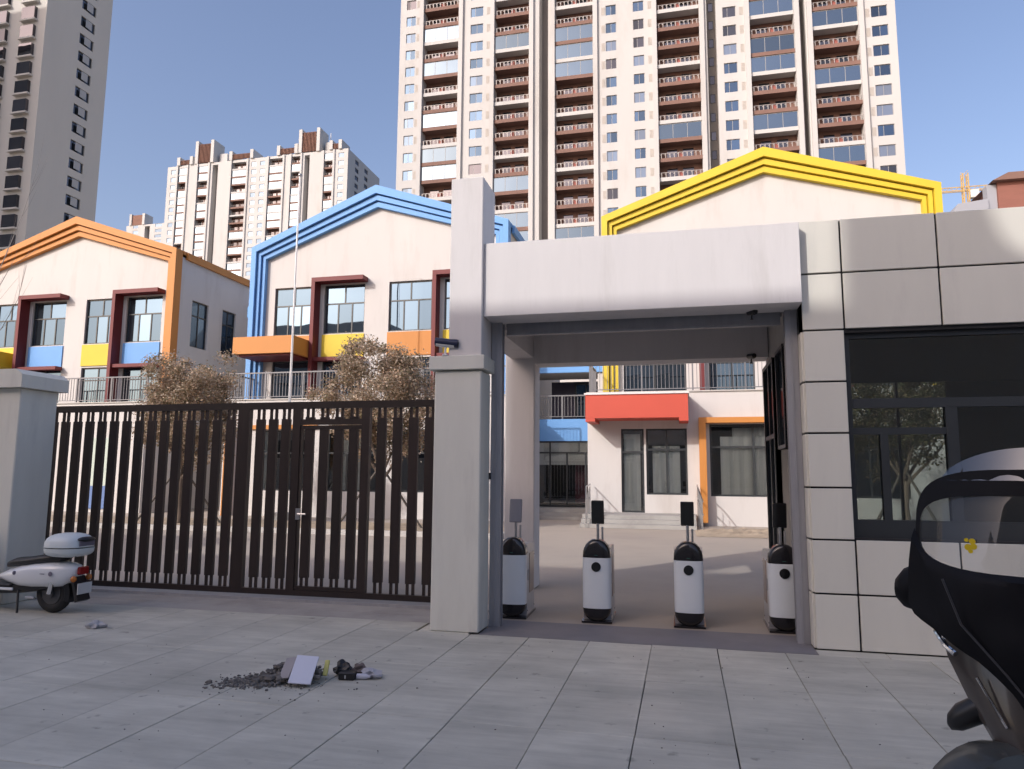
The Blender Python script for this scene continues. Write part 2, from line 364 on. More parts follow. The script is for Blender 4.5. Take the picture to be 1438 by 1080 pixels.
# strip of slabs along the foot of the guardhouse
for i in range(6): inst(slab_mesh(0.594, .2), 'paving_slab', pav, (1.165+.6*i, 7.225, rs.uniform(-.001, .001)))

# ================================================================== gate portal
gp = thing('gate_portal', 'white gate portal with a tall pier, lintel and flat roof over the turnstiles', 'gateway', (-0.45, 7.4, 0))
MB().cbox(-2.58, -2.06, 7.25, 7.62, 0, 2.70, .012).build('pillar', M_pillar, gp)
MB().cbox(-2.635, -2.02, 7.21, 7.65, 2.71, 2.86, .006).build('pillar_cap', M_pillar, gp)
MB().cbox(-2.43, -2.063, 7.25, 7.75, 2.86, 4.85, .008).build('pier', M_gatewhite, gp)
MB().cbox(-2.06, 1.163, 7.30, 7.72, 3.29, 4.10, .003).build('lintel', M_gatewhite, gp)
MB().box(-2.43, 1.3, 7.722, 10.7, 3.70, 4.09).build('roof_slab', M_gatewhite, gp)
MB().box(-2.43, 1.16, 10.2, 10.6, 3.22, 3.698).build('rear_beam', M_gatewhite, gp)
MB().box(-2.43, -2.10, 7.76, 10.197, 3.30, 3.698).build('side_beam', M_gatewhite, gp)
MB().cbox(-2.53, -2.09, 10.197, 10.603, 0, 3.69, .012).build('rear_column', M_gatewhite, gp)
MB().tube([(-1.95, 7.95, 3.44), (1.05, 7.95, 3.44)], .155, 20).build('shutter_roll', M_steel, gp, True)
MB().box(-1.92, 1.02, 7.80, 7.83, 3.20, 3.40).box(-1.92, 1.02, 7.785, 7.845, 3.17, 3.20).build('shutter_curtain', M_galv, gp)
for x in (-2.055, 1.04):
    g = MB(); wd = .12 if x < 0 else .118
    g.box(x, x+wd, 7.64, 7.66, 0, 3.29); g.box(x, x+wd, 7.74, 7.76, 0, 3.29); g.box(x if x < 0 else x+wd-.02, x+.02 if x < 0 else x+wd, 7.66, 7.74, 0, 3.29); g.box(x+.05, x+.062, 7.63, 7.64, 0, 3.29)
    g.build('guide_rail', M_galv, gp)
MB().tube([(-2.02, 7.9, 3.27), (1.0, 7.9, 3.27)], .018, 8).build('conduit', M_gatewhite, gp)
MB().box(-2.07, -2.045, 7.585, 7.63, 1.55, 1.62).build('switch', M_black, gp)

# left gate pillar
lp = thing('gate_pillar', 'squat grey pillar with overhanging cap at the far end of the slatted gate', 'pillar', (-8.5, 7.5, 0))
MB().cbox(-9.0, -8.03, 7.25, 7.80, 0, 2.64, .012).build('shaft', M_pillar, lp)
MB().prism_xz([(-9.08, 2.64), (-7.95, 2.64), (-7.95, 2.80), (-8.05, 2.87), (-8.98, 2.87), (-9.08, 2.80)], 7.17, 7.88).build('cap', M_pillar, lp)

# ================================================================== slatted vehicle gate
M_slat = mat('gate_slat_brown_black', (0.020, 0.012, 0.011), 0.42, var=0.25, scale=5, stretch=(3, 3, .4), obj_var=.25)
YF = 8.4; K = YF/7.85
vg = thing('slatted_gate', 'dark brown slatted metal sliding gate with a wicket door', 'gate', (-5.8, YF, 0))
ZT = 1.6+(2.46-1.6)*K; ZB = .08
MB().box(-9.0, -2.5, YF-.03, YF+.03, ZT-.09, ZT).build('top_rail', M_slat, vg)
MB().box(-9.0, -2.5, YF-.035, YF+.035, ZB, ZB+.07).build('bottom_rail', M_slat, vg)
MB().box(-9.6, -2.2, YF-.02, YF+.02, 0.0, .035).build('floor_track', M_galv, vg)
sm = MB(); bw = .060
sm.cbox(-bw, bw, -.026, .026, .13, ZT-ZB-.16-.13, .004)
for s in (-1, 1):
    sm.box(s*.037-.017, s*.037+.017, -.012, .012, 0, .14); sm.box(s*.037-.017, s*.037+.017, -.012, .012, ZT-ZB-.16-.14, ZT-ZB-.16)
SLAT = sm.mesh('slat', M_slat)
P0, P1, P2 = -5.25*K, -4.53*K, -3.63*K
n = 0; x = P0-.21
while x > -8.95: inst(SLAT, 'slat', vg, (x, YF, ZB+.07)); x -= .2035
for k in range(3): inst(SLAT, 'slat', vg, (P0+.05+(P1-P0-.03)*(k+1)/4, YF, ZB+.07))
for k in range(5): inst(SLAT, 'slat', vg, (P2+.21+.212*k, YF, ZB+.07))
MB().box(P0-.085, P0+.085, YF-.04, YF+.04, ZB+.07, ZT-.09).build('post', M_slat, vg)
for a in (P1, P2): MB().box(a-.055, a+.055, YF-.038, YF+.038, ZB+.07, ZT-.09).build('post', M_slat, vg)
DZ = 1.6+(2.13-1.6)*K
door = MB().box(P1+.06, P2-.06, YF-.03, YF+.03, DZ-.005, DZ+.045).box(P1+.06, P2-.06, YF-.03, YF+.03, ZB+.075, ZB+.12).box(P1+.06, P1+.075, YF-.03, YF+.03, ZB+.12, DZ-.005).build('wicket_door', M_slat, vg)
MB().box(P1+.056, P2-.056, YF-.036, YF+.036, DZ+.055, DZ+.125).build('door_lintel', M_slat, vg)
dsm = MB(); hh = DZ-.005-ZB-.12
dsm.cbox(-bw, bw, -.026, .026, .10, hh, .004)
for s in (-1, 1): dsm.box(s*.037-.017, s*.037+.017, -.012, .012, 0, .11)
DS = dsm.mesh('slat', M_slat)
ssm = MB(); h2 = ZT-.09-DZ-.125
ssm.cbox(-bw, bw, -.026, .026, 0, h2-.11, .004)
for s in (-1, 1): ssm.box(s*.037-.017, s*.037+.017, -.012, .012, h2-.12, h2)
SS = ssm.mesh('slat', M_slat)
for k in range(4):
    xx = P1+.05+(P2-P1-.1)*(k+.62)/4.2
    inst(DS, 'slat', door, (xx, YF, ZB+.12)); inst(SS, 'slat', vg, (xx, YF, DZ+.125))
MB().box(P1+.05, P1+.11, YF-.055, YF-.03, 1.02, 1.16).tube([(P1+.09, YF-.07, 1.09), (P1+.2, YF-.07, 1.09)], .012, 8).build('door_handle', M_steel, door)

# ================================================================== guardhouse
GX, GY = 1.17, 7.43
gh = thing('guardhouse', 'guardhouse clad in pale grey panels with a wide dark window', 'guardhouse', (4, 9, 0))
b = MB()       # black carcass behind the panels, leaving the openings free
XE = 6.4
holed_wall(b, GX+.02, XE, 0.0, 4.13, [(1.56, 5.0, 1.03, 3.0)], facing_front(GY+.03), .17)
b.box(GX+.02, XE, 7.63, 10.5, 3.95, 4.13); b.quad((XE, 7.46, 0), (XE, 10.5, 0), (XE, 10.5, 4.1), (XE, 7.46, 4.1))
b.build('carcass', M_joint, gh)
b = MB()
holed_wall(b, 7.63, 10.55, 0, 3.699, [(7.95, 8.55, 1.9, 3.0), (8.85, 9.85, .12, 3.0)], facing_right(GX), .12)
holed_wall(b, GX+.004, XE, 0, 3.95, [(2.15, 3.5, 1.0, 2.95)], facing_front(10.5), .15)
b.quad((GX+.15, 7.66, 3.0), (XE, 7.66, 3.0), (XE, 10.48, 3.0), (GX+.15, 10.48, 3.0))
b.build('inner_wall', mat('guardhouse_inner_wall', (0.36, 0.35, 0.33), 0.85, var=.06), gh)
MB().box(GX+.15, XE-.05, 7.64, 10.45, 0, .05).build('floor_inside', M_dark, gh)
put_window(gh, (GX-.06, 7.95, 1.9), .6, 1.1, C_ONE, M_frame, M_dglass, .04, R(90))
put_window(gh, (GX-.06, 8.85, .12), 1.0, 2.88, C_FOUR, M_frame, M_dglass, .05, R(90), name='side_door')
put_window(gh, (2.15, 10.55, 1.0), 1.35, 1.95, [(0, .5, 0, 1), (.5, 1, 0, 1)], M_frame, M_cglass, .03)
MB().box(1.30, 5.2, 7.70, 7.715, 2.53, 3.0).build('blind', M_joint, gh)
MB().box(2.50, 5.2, 7.72, 7.735, 1.0, 2.53).build('dark_curtain', mat('dark_curtain', (0.012, 0.012, 0.016), .9, var=.3, scale=2, stretch=(12, 1, .4)), gh)
# panels
def panel(x0, x1, z0, z1):
    g = .009; MB().cbox(x0+g, x1-g, GY, GY+.026, z0+g, z1-g, .004).build('cladding_panel', M_clad, gh)
zj = [0.0, .51, 1.01, 1.50, 2.02, 2.52, 3.03, 3.60, 4.15]
for a, c in zip(zj, zj[1:]): panel(GX, 1.56, a, c)
xj = [1.56, 2.42, 3.30, 4.18, 5.06]
for a, c in zip(xj, xj[1:]):
    panel(a, c, 3.03, 3.60); panel(a, c, 3.60, 4.15)
for a, c in zip([1.56, 2.44, 3.32, 4.2], [2.44, 3.32, 4.2, 5.0]): panel(a, c, 0, .51); panel(a, c, .51, 1.02)
for a, c in zip(zj, zj[1:]): panel(5.06, 6.38, a, c)
# narrow return panels on the passage side
for a, c in zip(zj[:-1], zj[1:]):
    if c < 3.3: MB().cbox(GX-.012, GX+.015, GY+.03, 7.63, a+.009, c-.009, .004).build('cladding_panel', M_clad, gh)
MB().box(GX+.01, XE, GY+.05, 10.5, 4.135, 4.145).build('roof', M_concrete, gh)
# window frame and panes
wf = MB(); Y0, Y1 = 7.52, 7.59
wf.box(1.565, 5.0, Y0, Y1, 1.03, 1.20); wf.box(1.565, 5.0, Y0, Y1, 2.95, 3.0); wf.box(1.565, 1.61, Y0, Y1, 1.20, 2.95)
wf.box(1.61, 5.0, Y0-.01, Y1, 2.265, 2.355); wf.box(1.61, 2.42, Y0, Y1, 2.01, 2.075); wf.box(1.845, 1.915, Y0, Y1, 1.20, 2.01)
wf.box(2.42, 2.52, Y0-.006, Y1+.004, 1.20, 2.265); wf.box(3.42, 3.5, Y0, Y1, 1.2, 2.265); wf.box(4.95, 5.0, Y0, Y1, 1.2, 2.95)
wf = wf.build('window', M_frame, gh)
for (x0, x1, z0, z1) in ((1.61, 4.95, 2.355, 2.95), (1.61, 2.42, 2.075, 2.265), (1.61, 1.845, 1.20, 2.01), (1.915, 2.42, 1.20, 2.01), (2.52, 3.42, 1.2, 2.265), (3.5, 4.95, 1.2, 2.265)):
    MB().box(x0, x1, 7.548, 7.556, z0, z1).build('pane', M_bglass, wf)

# ================================================================== security cameras
M_camw = mat('camera_white', (0.7, 0.7, 0.7), .4); M_navy = mat('camera_hood_navy', (0.02, 0.025, 0.06), .35)
def bullet_camera(label, loc, aim, body, hood, scale=1.0):
    t = thing('security_camera', label, 'camera', loc)
    L = .26*scale; r = .045*scale
    x0, y0, z0 = loc
    MB().box(x0-.03*scale, x0+.03*scale, y0-.03*scale, y0+.03*scale, z0, z0+.02*scale).tube([(x0, y0, z0+.02*scale), (x0, y0, z0+.08*scale), (x0+.01*scale, y0, z0+.13*scale)], .016*scale, 8).build('bracket', body, t)
    zz = z0+.155*scale; d = Vector((math.cos(aim), math.sin(aim), -.12)).normalized()
    c = Vector((x0, y0, zz)); o = MB().tube([c-d*L*.45, c+d*L*.45], r, 14).build('housing', body, t, True)
    MB().tube([c-d*L*.5+Vector((0, 0, .012)), c+d*L*.62+Vector((0, 0, .014))], [r*1.16, r*1.2], 14).build('sunshade', hood, t, True)
    MB().tube([c+d*L*.62, c+d*L*.66], r*.8, 14).build('lens', M_black, t, True)
    return t
bullet_camera('white security camera under a navy hood on the pillar cap', (-2.46, 7.23, 2.862), R(8), M_camw, M_navy, .85)
bullet_camera('small black security camera hanging below the lintel over the turnstiles', (.72, 7.62, 3.20), R(-60), M_black, M_black, .45)
bullet_camera('small black security camera on the rear beam of the gateway', (.93, 10.12, 3.12), R(-70), M_black, M_black, .6)

# ================================================================== turnstiles
M_tw = mat('turnstile_white', (0.72, 0.76, 0.78), .3, var=.02, coat=.3)
M_tb = mat('turnstile_black', (0.012, 0.011, 0.013), .22, coat=.4)
M_ts = mat('turnstile_steel', (0.52, 0.52, 0.53), .38, metal=.5, var=.08, scale=3, stretch=(1, 6, 1))
M_wing = mat('turnstile_wing_brown', (0.30, 0.22, 0.17), .3, coat=.3)
M_screen = mat('terminal_screen', (0.008, 0.008, 0.009), .12)
def plan(w_, z, n=10):
    # horizontal D-shaped slice: bulging front, straight back
    pts = []
    for k in range(n+1):
        a = math.pi*k/n; pts.append((-w_*math.cos(a), .075-.075*math.sin(a)**.7*(w_/.155)**.4, z))
    pts += [(w_, .15, z), (-w_, .15, z)]
    return pts
def turnstile(X, label, disc_, face, side=1):
    t = thing('turnstile', label, 'turnstile', (0, 0, 0), 'turnstiles across the pedestrian gate')
    MB().box(-.165, .165, .03, .66, 0, .022).build('base_plate', M_tb, t)
    MB().loft([plan(.155, .16), plan(.155, .70)]).build('front_cover', M_tw, t, True)
    MB().loft([plan(w_, z) for z, w_ in ((.702, .155), (.76, .152), (.80, .140), (.84, .118), (.87, .09), (.89, .055), (.897, .02))]).build('top_cap', M_tb, t, True)
    MB().loft([plan(w_, z) for z, w_ in ((.035, .07), (.05, .105), (.075, .13), (.11, .148), (.158, .155))]).build('bottom_cap', M_tb, t, True)
    c = MB().prism_yz([(.152, .022), (.64, .022), (.64, .74), (.60, .80), (.30, .815), (.152, .80)], -.15, .15).build('casing', M_ts, t)
    for s in (-1, 1): MB().box(s*.150, s*.156, .30, .57, .25, .70).build('wing_panel', M_wing, c)
    MB().box(-.13, .13, .62, .645, .10, .22).build('service_panel', M_black, c)
    MB().box(-.1535, .1535, .151, .158, .03, .70).build('seam_strip', M_galv, c)
    MB().cbox(-.05, .05, .36, .48, .806, .822, .004).build('card_reader', M_screen, c)
    for s in (-1, 1):
        for yy, zz in ((.19, .07), (.19, .72), (.61, .07), (.61, .66)): MB().disc((s*.152, yy, zz), .007, 'x', .006, 8).build('bolt', M_tb, c)
        MB().cbox(s*.150, s*.1545, .20, .27, .40, .52, .001).build('lock_plate', M_galv, c)
    MB().box(-.018, .018, .0745-.0775, .0785-.0765, .725, .732).build('status_light', mat('status_lens', (.05, .12, .10), .2), t)
    if disc_: MB().disc((0, -.002, .605), .052, 'y', .012, 24).build('reader', M_screen, t)
    MB().tube([(0, .24, .80), (0, .24, 1.06)], .016, 10).tube([(.05, .26, .80), (.05, .26, 1.02)], .012, 8).build('pole', M_steel, t, True)
    q = Matrix.Rotation(R(10)*(1 if face < 0 else -1), 4, 'X')
    dm = MB(); dm.cbox(-.072, .072, -.012, .016, -.135, .135, .008); dm.v = [tuple(q @ Vector(v)+Vector((0, .235, 1.185))) for v in dm.v]
    tm = dm.build('face_terminal', M_camw if face > 0 else M_tb, t)
    tm.data.materials[0] = mat('terminal_back_grey', (.25, .245, .27), .5) if face > 0 else M_tb
    sc = MB(); yy = -.0135 if face < 0 else .0175
    sc.cbox(-.062, .062, yy-.001, yy+.001, -.12, .12, .0005); sc.v = [tuple(q @ Vector(v)+Vector((0, .235, 1.185))) for v in sc.v]
    sc.build('screen', M_screen, tm)
    t.location = (X, 8.05, 0)
    if side != 1: t.rotation_euler.z = R(side)
    return t
turnstile(-1.91, 'plain fronted turnstile beside the grey pillar, its terminal turned away', False, 1, 1.5)
turnstile(-.955, 'white turnstile, second from the grey pillar, with black disc and terminal', True, -1, 1.2)
turnstile(.03, 'white turnstile, third from the grey pillar, with black disc and terminal', True, -1)
turnstile(.995, 'white turnstile against the guardhouse wall, with black disc and terminal', True, -1)
# ================================================================== kindergarten blocks
YG, YT, ZTER = 26.5, 24.5, 4.35       # gable plane, ground-floor front, terrace level
def railing(parent, x0, x1, y, z, h=1.05, step=.13, name='railing', posts=1.6, m=None):
    mb = MB(); mb.box(x0, x1, y-.025, y+.025, z+h-.05, z+h); mb.box(x0, x1, y-.015, y+.015, z+.08, z+.11)
    k = 0; x = x0
    while x <= x1: mb.box(x-.009, x+.009, y-.009, y+.009, z+.11, z+h-.05); x += step
    np_ = max(1, round((x1-x0)/posts))
    for i in range(np_+1):
        px_ = x0+(x1-x0)*i/np_; mb.box(px_-.025, px_+.025, y-.027, y+.027, z, z+h-.052)
    return mb.build(name, m or M_rail, parent)
def railing_side(parent, x, y0, y1, z, h=1.05, step=.13):
    mb = MB(); mb.box(x-.025, x+.025, y0, y1, z+h-.05, z+h); y = y0
    while y <= y1: mb.box(x-.009, x+.009, y-.009, y+.009, z, z+h-.05); y += step
    return mb.build('railing', M_rail, parent)

def gable_block(name, label, xL, xR, zL, zR, ax, az, trim, cols, depth=14, side_windows=()):
    t = thing(name, label, 'building', ((xL+xR)/2, YG+2, 0))
    iL, iR = xL+.06, xR-.06
    holes = []
    for c in cols:
        holes.append((c['x0'], c['x1'], 7.30, 9.35)); holes.append((c['x0'], c['x1'], 4.45, 6.22))
    mb = MB(); top = min(zL, zR)-.5
    holed_wall(mb, iL, iR, ZTER-.3, top, holes, facing_front(YG), .16)
    mb.add([(iL, YG, top), (iR, YG, top), (iR, YG, zR-.1), (ax, YG, az-.12), (iL, YG, zL-.1)], [(0, 1, 2, 3, 4)])
    sh = [(s[0], s[1], s[2], s[3]) for s in side_windows]
    holed_wall(mb, YG, YG+depth, 0, zR-.25, sh, facing_right(iR), .16)
    mb.quad((iL, YG, 0), (iL, YG+depth, 0), (iL, YG+depth, zL-.25), (iL, YG, zL-.25))
    mb.add([(iL, YG+depth, 0), (iR, YG+depth, 0), (iR, YG+depth, zR), (ax, YG+depth, az-.1), (iL, YG+depth, zL)], [(4, 3, 2, 1, 0)])
    mb.build('wall', M_wall, t)
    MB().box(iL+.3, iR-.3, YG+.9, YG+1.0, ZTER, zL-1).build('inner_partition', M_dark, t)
    # roof slabs
    rf = MB()
    rf.prism_xz([(xL-.02, zL-.16), (ax, az-.2), (ax, az), (xL-.02, zL)], YG+.02, YG+depth+.3)
    rf.prism_xz([(ax, az-.2), (xR+.02, zR-.16), (xR+.02, zR), (ax, az)], YG+.02, YG+depth+.3)
    rf = rf.build('roof', trim, t)
    MB().box(xR-.02, xR+.10, YG+.25, YG+depth, zR-.34, zR-.03).build('fascia', trim, rf)
    # stepped trim: three bands with shadow gaps
    ho, hh, he = .55, .86, .48
    def poly(tt): return [(xL+ho*tt, ZTER), (xL+ho*tt, zL-he*tt), (ax, az-hh*tt), (xR-ho*tt, zR-he*tt), (xR-ho*tt, ZTER)]
    for a, c, yo in ((0, .40, .42), (.46, .70, .30), (.76, 1.0, .20)):
        A, B = poly(a), poly(c); mb = MB()
        for i in range(4): mb.prism_xz([A[i], A[i+1], B[i+1], B[i]], YG-yo, YG+.015)
        mb.build('gable_trim', trim, t)
    gb = MB()
    A, B = poly(.38), poly(.80)
    for i in range(4): gb.prism_xz([A[i], A[i+1], B[i+1], B[i]], YG-.12, YG+.01)
    gb.build('trim_backing', trim, t)
    for c in cols:
        x0, x1 = c['x0'], c['x1']
        put_window(t, (x0, YG+.08, 7.30), x1-x0, 2.05, C_SCHOOL, M_frame, M_sky, .055)
        put_window(t, (x0, YG+.08, 4.45), x1-x0, 1.77, C_FOUR, M_frame, M_sky, .055)
        if c.get('panel'): MB().box(x0-.02, x1+.02, YG-.05, YG+.1, 6.30, 7.26).build('spandrel_panel', c['panel'], t)
        if c.get('fin'):
            f = MB(); fx = x0-.34
            f.box(fx, fx+.16, YG-.5, YG+.01, ZTER+.02, 9.40)
            f.box(fx, x1+.12, YG-.5, YG+.01, 9.403, 9.58); f.box(fx+.163, x1+.10, YG-.42, YG-.052, 6.13, 6.28)
            f.build('window_fin', M_maroon, t)
    for s in side_windows: put_window(t, (iR-.08, s[0], s[2]), s[1]-s[0], s[3]-s[2], C_FOUR, M_frame, M_sky, .055, R(90))
    return t

def ground_floor(t, x0, x1, wins, trim=None, hood=None, dep=2.0):
    """One-storey front with a terrace roof; wins: (x0, x1, z0, z1, cells, surround)"""
    mb = MB()
    holed_wall(mb, x0, x1, 0, ZTER, [(w_[0], w_[1], w_[2], w_[3]) for w_ in wins], facing_front(YT), .18)
    mb.quad((x0, YT, 0), (x0, YG, 0), (x0, YG, ZTER), (x0, YT, ZTER)); mb.quad((x1, YT, 0), (x1, YT, ZTER), (x1, YG, ZTER), (x1, YG, 0))
    mb.build('ground_floor_wall', M_wall, t)
    MB().box(x0, x1, YT, YG, ZTER+.003, ZTER+.04).box(x0-.03, x1+.03, YT-.04, YT+.25, ZTER+.041, ZTER+.085).build('terrace', M_kerb, t)
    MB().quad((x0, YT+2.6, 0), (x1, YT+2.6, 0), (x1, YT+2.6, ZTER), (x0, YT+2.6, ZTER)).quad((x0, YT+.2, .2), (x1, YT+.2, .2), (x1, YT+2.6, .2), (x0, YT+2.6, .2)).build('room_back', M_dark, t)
    for w_ in wins:
        put_window(t, (w_[0], YT+.07, w_[2]), w_[1]-w_[0], w_[3]-w_[2], w_[4], M_frame, M_cglass, .06)
        if w_[5]:
            s = MB(); s.box(w_[0]-.34, w_[0]-.12, YT-.42, YT+.01, .12, w_[3]+.02); s.box(w_[0]-.34, w_[1]+.1, YT-.42, YT+.01, w_[3]+.023, w_[3]+.2)
            s.build('window_surround', w_[5], t)
def curtain(t, x0, x1, z0, z1, y, seed=0):
    r = random.Random(seed); n = max(8, int((x1-x0)/.045)); V = []; F = []
    for i in range(n+1):
        x = x0+(x1-x0)*i/n; yy = y+.05*math.sin(i*.9+r.uniform(-.5, .5))
        V += [(x, yy, z0), (x, yy*.4+y*.6, z1)]
    for i in range(n): F.append((2*i, 2*i+2, 2*i+3, 2*i+1))
    MB().add(V, F).build('curtain', M_curtain, t, True)

ob = gable_block('kindergarten_block', 'white block with an orange gable trim and blue and yellow panels', -32.1, -21.28, 11.36, 11.32, -26.7, 13.18, M_orange,
    [dict(x0=-31.2, x1=-29.62, panel=M_yellow), dict(x0=-29.1, x1=-27.25, panel=M_blue, fin=1), dict(x0=-26.16, x1=-24.46, panel=M_yellow), dict(x0=-24.0, x1=-22.15, panel=M_blue, fin=1)],
    side_windows=((27.4, 28.55, 7.2, 9.32), (29.6, 30.65, 7.2, 9.38), (27.4, 28.55, 4.4, 6.2), (29.6, 30.65, 4.4, 6.2)), depth=5.5)
ground_floor(ob, -33, -20.9, [(-28.2, -26.3, .95, 3.25, C_FOUR, None)], M_orange)
railing(ob, -32.9, -21.0, YT+.1, ZTER+.08); railing_side(ob, -20.95, YT+.1, YG, ZTER+.08)
MB().box(-32.2, -29.95, 24.9, YG-.002, 6.32, 6.98).build('entrance_hood', M_yellow, ob)

bb = gable_block('kindergarten_block', 'white block with a sky-blue gable trim, behind the flagpole', -17.58, -6.4, 11.08, 11.46, -12.0, 13.36, M_blue,
    [dict(x0=-16.62, x1=-14.85, panel=M_orange), dict(x0=-14.34, x1=-12.52, panel=M_yellow, fin=1), dict(x0=-11.46, x1=-9.62, panel=M_orange), dict(x0=-9.1, x1=-7.35, panel=M_yellow, fin=1)],
    side_windows=((27.4, 28.55, 7.2, 9.32),), depth=12)
ground_floor(bb, -17.3, -6.02, [(-15.9, -13.45, .95, 3.22, C_SCHOOL, None), (-12.9, -10.6, .95, 3.22, C_SCHOOL, None), (-10.2, -8.2, .95, 3.22, C_SCHOOL, None)])
MB().box(-16.1, -13.3, YT-.10, YT-.005, 3.26, 3.42).build('window_head', M_orange, bb)
railing(bb, -17.25, -6.05, YT+.1, ZTER+.08); railing_side(bb, -17.25, YT+.2, YG+3, ZTER+.08)
curtain(bb, -12.7, -11.6, 1.0, 3.2, YT+.45, 4); curtain(bb, -15.8, -15.2, 1.0, 3.2, YT+.45, 5)
MB().box(-17.05, -16.8, YT-.3, YT-.01, 0, 3.4).build('corner_post', M_orange, bb)
hd = MB().box(-17.35, -14.70, 24.82, YG-.052, 6.28, 6.96).build('entrance_hood', M_orange, bb)
MB().box(-17.2, -14.85, 24.95, YG-.06, 6.2, 6.278).build('hood_soffit', M_maroon, hd)

yb = gable_block('kindergarten_block', 'white block with a yellow gable trim behind the gateway', -2.80, 8.75, 11.28, 11.58, 3.07, 13.44, M_yellow,
    [dict(x0=-2.07, x1=.18, panel=M_orange), dict(x0=.98, x1=2.55, panel=M_blue, fin=1), dict(x0=3.5, x1=5.2, panel=M_orange), dict(x0=5.9, x1=7.6, panel=M_blue, fin=1)], depth=12)
ground_floor(yb, -3.16, 8.9, [(-2.03, -1.27, .38, 3.17, [(0, 1, 0, .72), (0, 1, .72, 1)], None), (-1.20, .14, .98, 3.17, C_FOUR, None), (.86, 3.6, .95, 3.30, C_FOUR, M_orange), (4.6, 6.8, .95, 3.2, C_FOUR, None)])
railing(yb, -3.0, 8.8, YT+.1, ZTER+.08); railing_side(yb, -3.1, YT+.1, YG, ZTER+.08)
curtain(yb, -1.95, -1.4, .4, 3.0, YT+.2, 1); curtain(yb, -1.0, -.1, 1.0, 2.6, YT+.22, 2); curtain(yb, 1.2, 2.9, 1.0, 2.9, YT+.22, 3); curtain(yb, 1.6, 3.5, 1.0, 3.2, YT+.34, 8)
cn = MB(); cn.box(-3.06, .19, 23.2, 24.5-.005, 3.44, 4.2); cn.box(-3.06, -2.75, 23.2, 24.5-.005, 3.33, 3.437); cn.box(-.1, .19, 23.2, 24.49, 3.33, 3.437)
cn = cn.build('door_canopy', M_red, yb)
MB().box(-3.10, .23, 23.16, 24.49, 4.203, 4.26).build('coping', M_gatewhite, cn)
st = MB()
for k in range(3): st.box(-3.15, .35, 23.0-.32*k, 24.49, .127*(2-k)+.001*k, .127*(3-k)-.002)
st.build('door_steps', M_concrete, yb)
for x in (-3.05, .42):
    rl = MB()
    for zz in (.95, .55): rl.tube([(x, 24.3, zz+.36), (x, 23.2, zz+.3), (x+.12, 22.2, zz-.1)], .022, 8)
    for i in range(8): rl.tube([(x+.015*i, 24.2-.28*i, .02), (x+.015*i, 24.2-.28*i, 1.28-.055*i)], .012, 6)
    rl.build('stair_rail', M_steel, yb)

# entrance link between the blue and the yellow block
lk = thing('entrance_link', 'recessed glazed entrance with a blue band between two school blocks', 'building', (-4.6, 28, 0))
mb = MB(); holed_wall(mb, -6.5, -2.8, 2.0, 10.5, [(-6.2, -3.2, 3.80, 5.62, 1.9)], facing_front(28.0), 1.9); mb.build('wall', M_wall, lk)
MB().box(-6.4, -2.86, 27.9, 27.998, 2.93, 3.79).build('blue_band', M_blue, lk)
MB().box(-6.4, -2.86, 27.9, 27.998, 5.64, 6.35).build('blue_band', M_blue, lk)
MB().box(-5.35, -3.2, 29.75, 29.85, 3.80, 5.5).build('balcony_back', M_purple, lk)
put_window(lk, (-4.35, 29.68, 3.82), .95, 1.6, C_FOUR, M_frame, M_sky, .06)
MB().box(-6.2, -3.2, 28.0, 29.9, 3.72, 3.80).build('balcony_floor', M_concrete, lk)
railing(lk, -6.2, -3.0, 27.97, 3.80, .95)
put_window(lk, (-6.3, 27.95, .40), 3.35, 2.53, [(0, .36, .82, 1), (.36, .7, .82, 1), (.7, 1, .82, 1), (0, .36, 0, .82), (.36, .56, 0, .82), (.56, .78, 0, .82), (.78, 1, 0, .82)], M_frame, M_cglass, .06, name='glazed_front')
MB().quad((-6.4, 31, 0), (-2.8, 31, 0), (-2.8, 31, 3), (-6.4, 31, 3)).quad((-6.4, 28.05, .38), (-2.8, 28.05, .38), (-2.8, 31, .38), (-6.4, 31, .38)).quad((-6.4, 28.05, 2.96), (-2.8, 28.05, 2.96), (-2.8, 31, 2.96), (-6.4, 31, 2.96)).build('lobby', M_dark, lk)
MB().box(-4.2, -3.7, 28.6, 28.64, .5, 2.1).build('lobby_poster', mat('poster_dark_red', (.12, .03, .04), .5, var=.6, scale=6), lk)
st = MB()
for k in range(3): st.box(-6.0, -3.18, 26.6-.33*k, 27.94, .125*(2-k)+.001*k, .125*(3-k)-.002)
st.build('entrance_steps', M_concrete, lk)

# recessed link between the orange and the blue block
l2 = thing('connecting_block', 'recessed pale connecting block with blue accents between orange and blue gables', 'building', (-19.4, 32, 0))
mb = MB(); holed_wall(mb, -24, -15, 0, 10.3, [(-20.4, -18.9, 7.2, 9.2), (-20.4, -18.9, 4.4, 6.2)], facing_front(32.0), .2); mb.build('wall', M_wall, l2)
put_window(l2, (-20.4, 32.1, 7.2), 1.5, 2.0, C_FOUR, M_frame, M_sky, .06); put_window(l2, (-20.4, 32.1, 4.4), 1.5, 1.8, C_FOUR, M_frame, M_sky, .06)
MB().cbox(-19.0, -17.62, 28.0, 29.0, 8.45, 9.15, .12).build('side_hood', M_blue, bb)
MB().cbox(-19.0, -17.62, 28.0, 29.0, 5.3, 6.5, .3).build('side_hood', M_blue, bb)
railing(l2, -21.2, -17.4, 29.5, ZTER, 1.05)
MB().box(-21.3, -17.4, 29.4, 32, 3.9, ZTER-.002).build('terrace', M_kerb, l2)

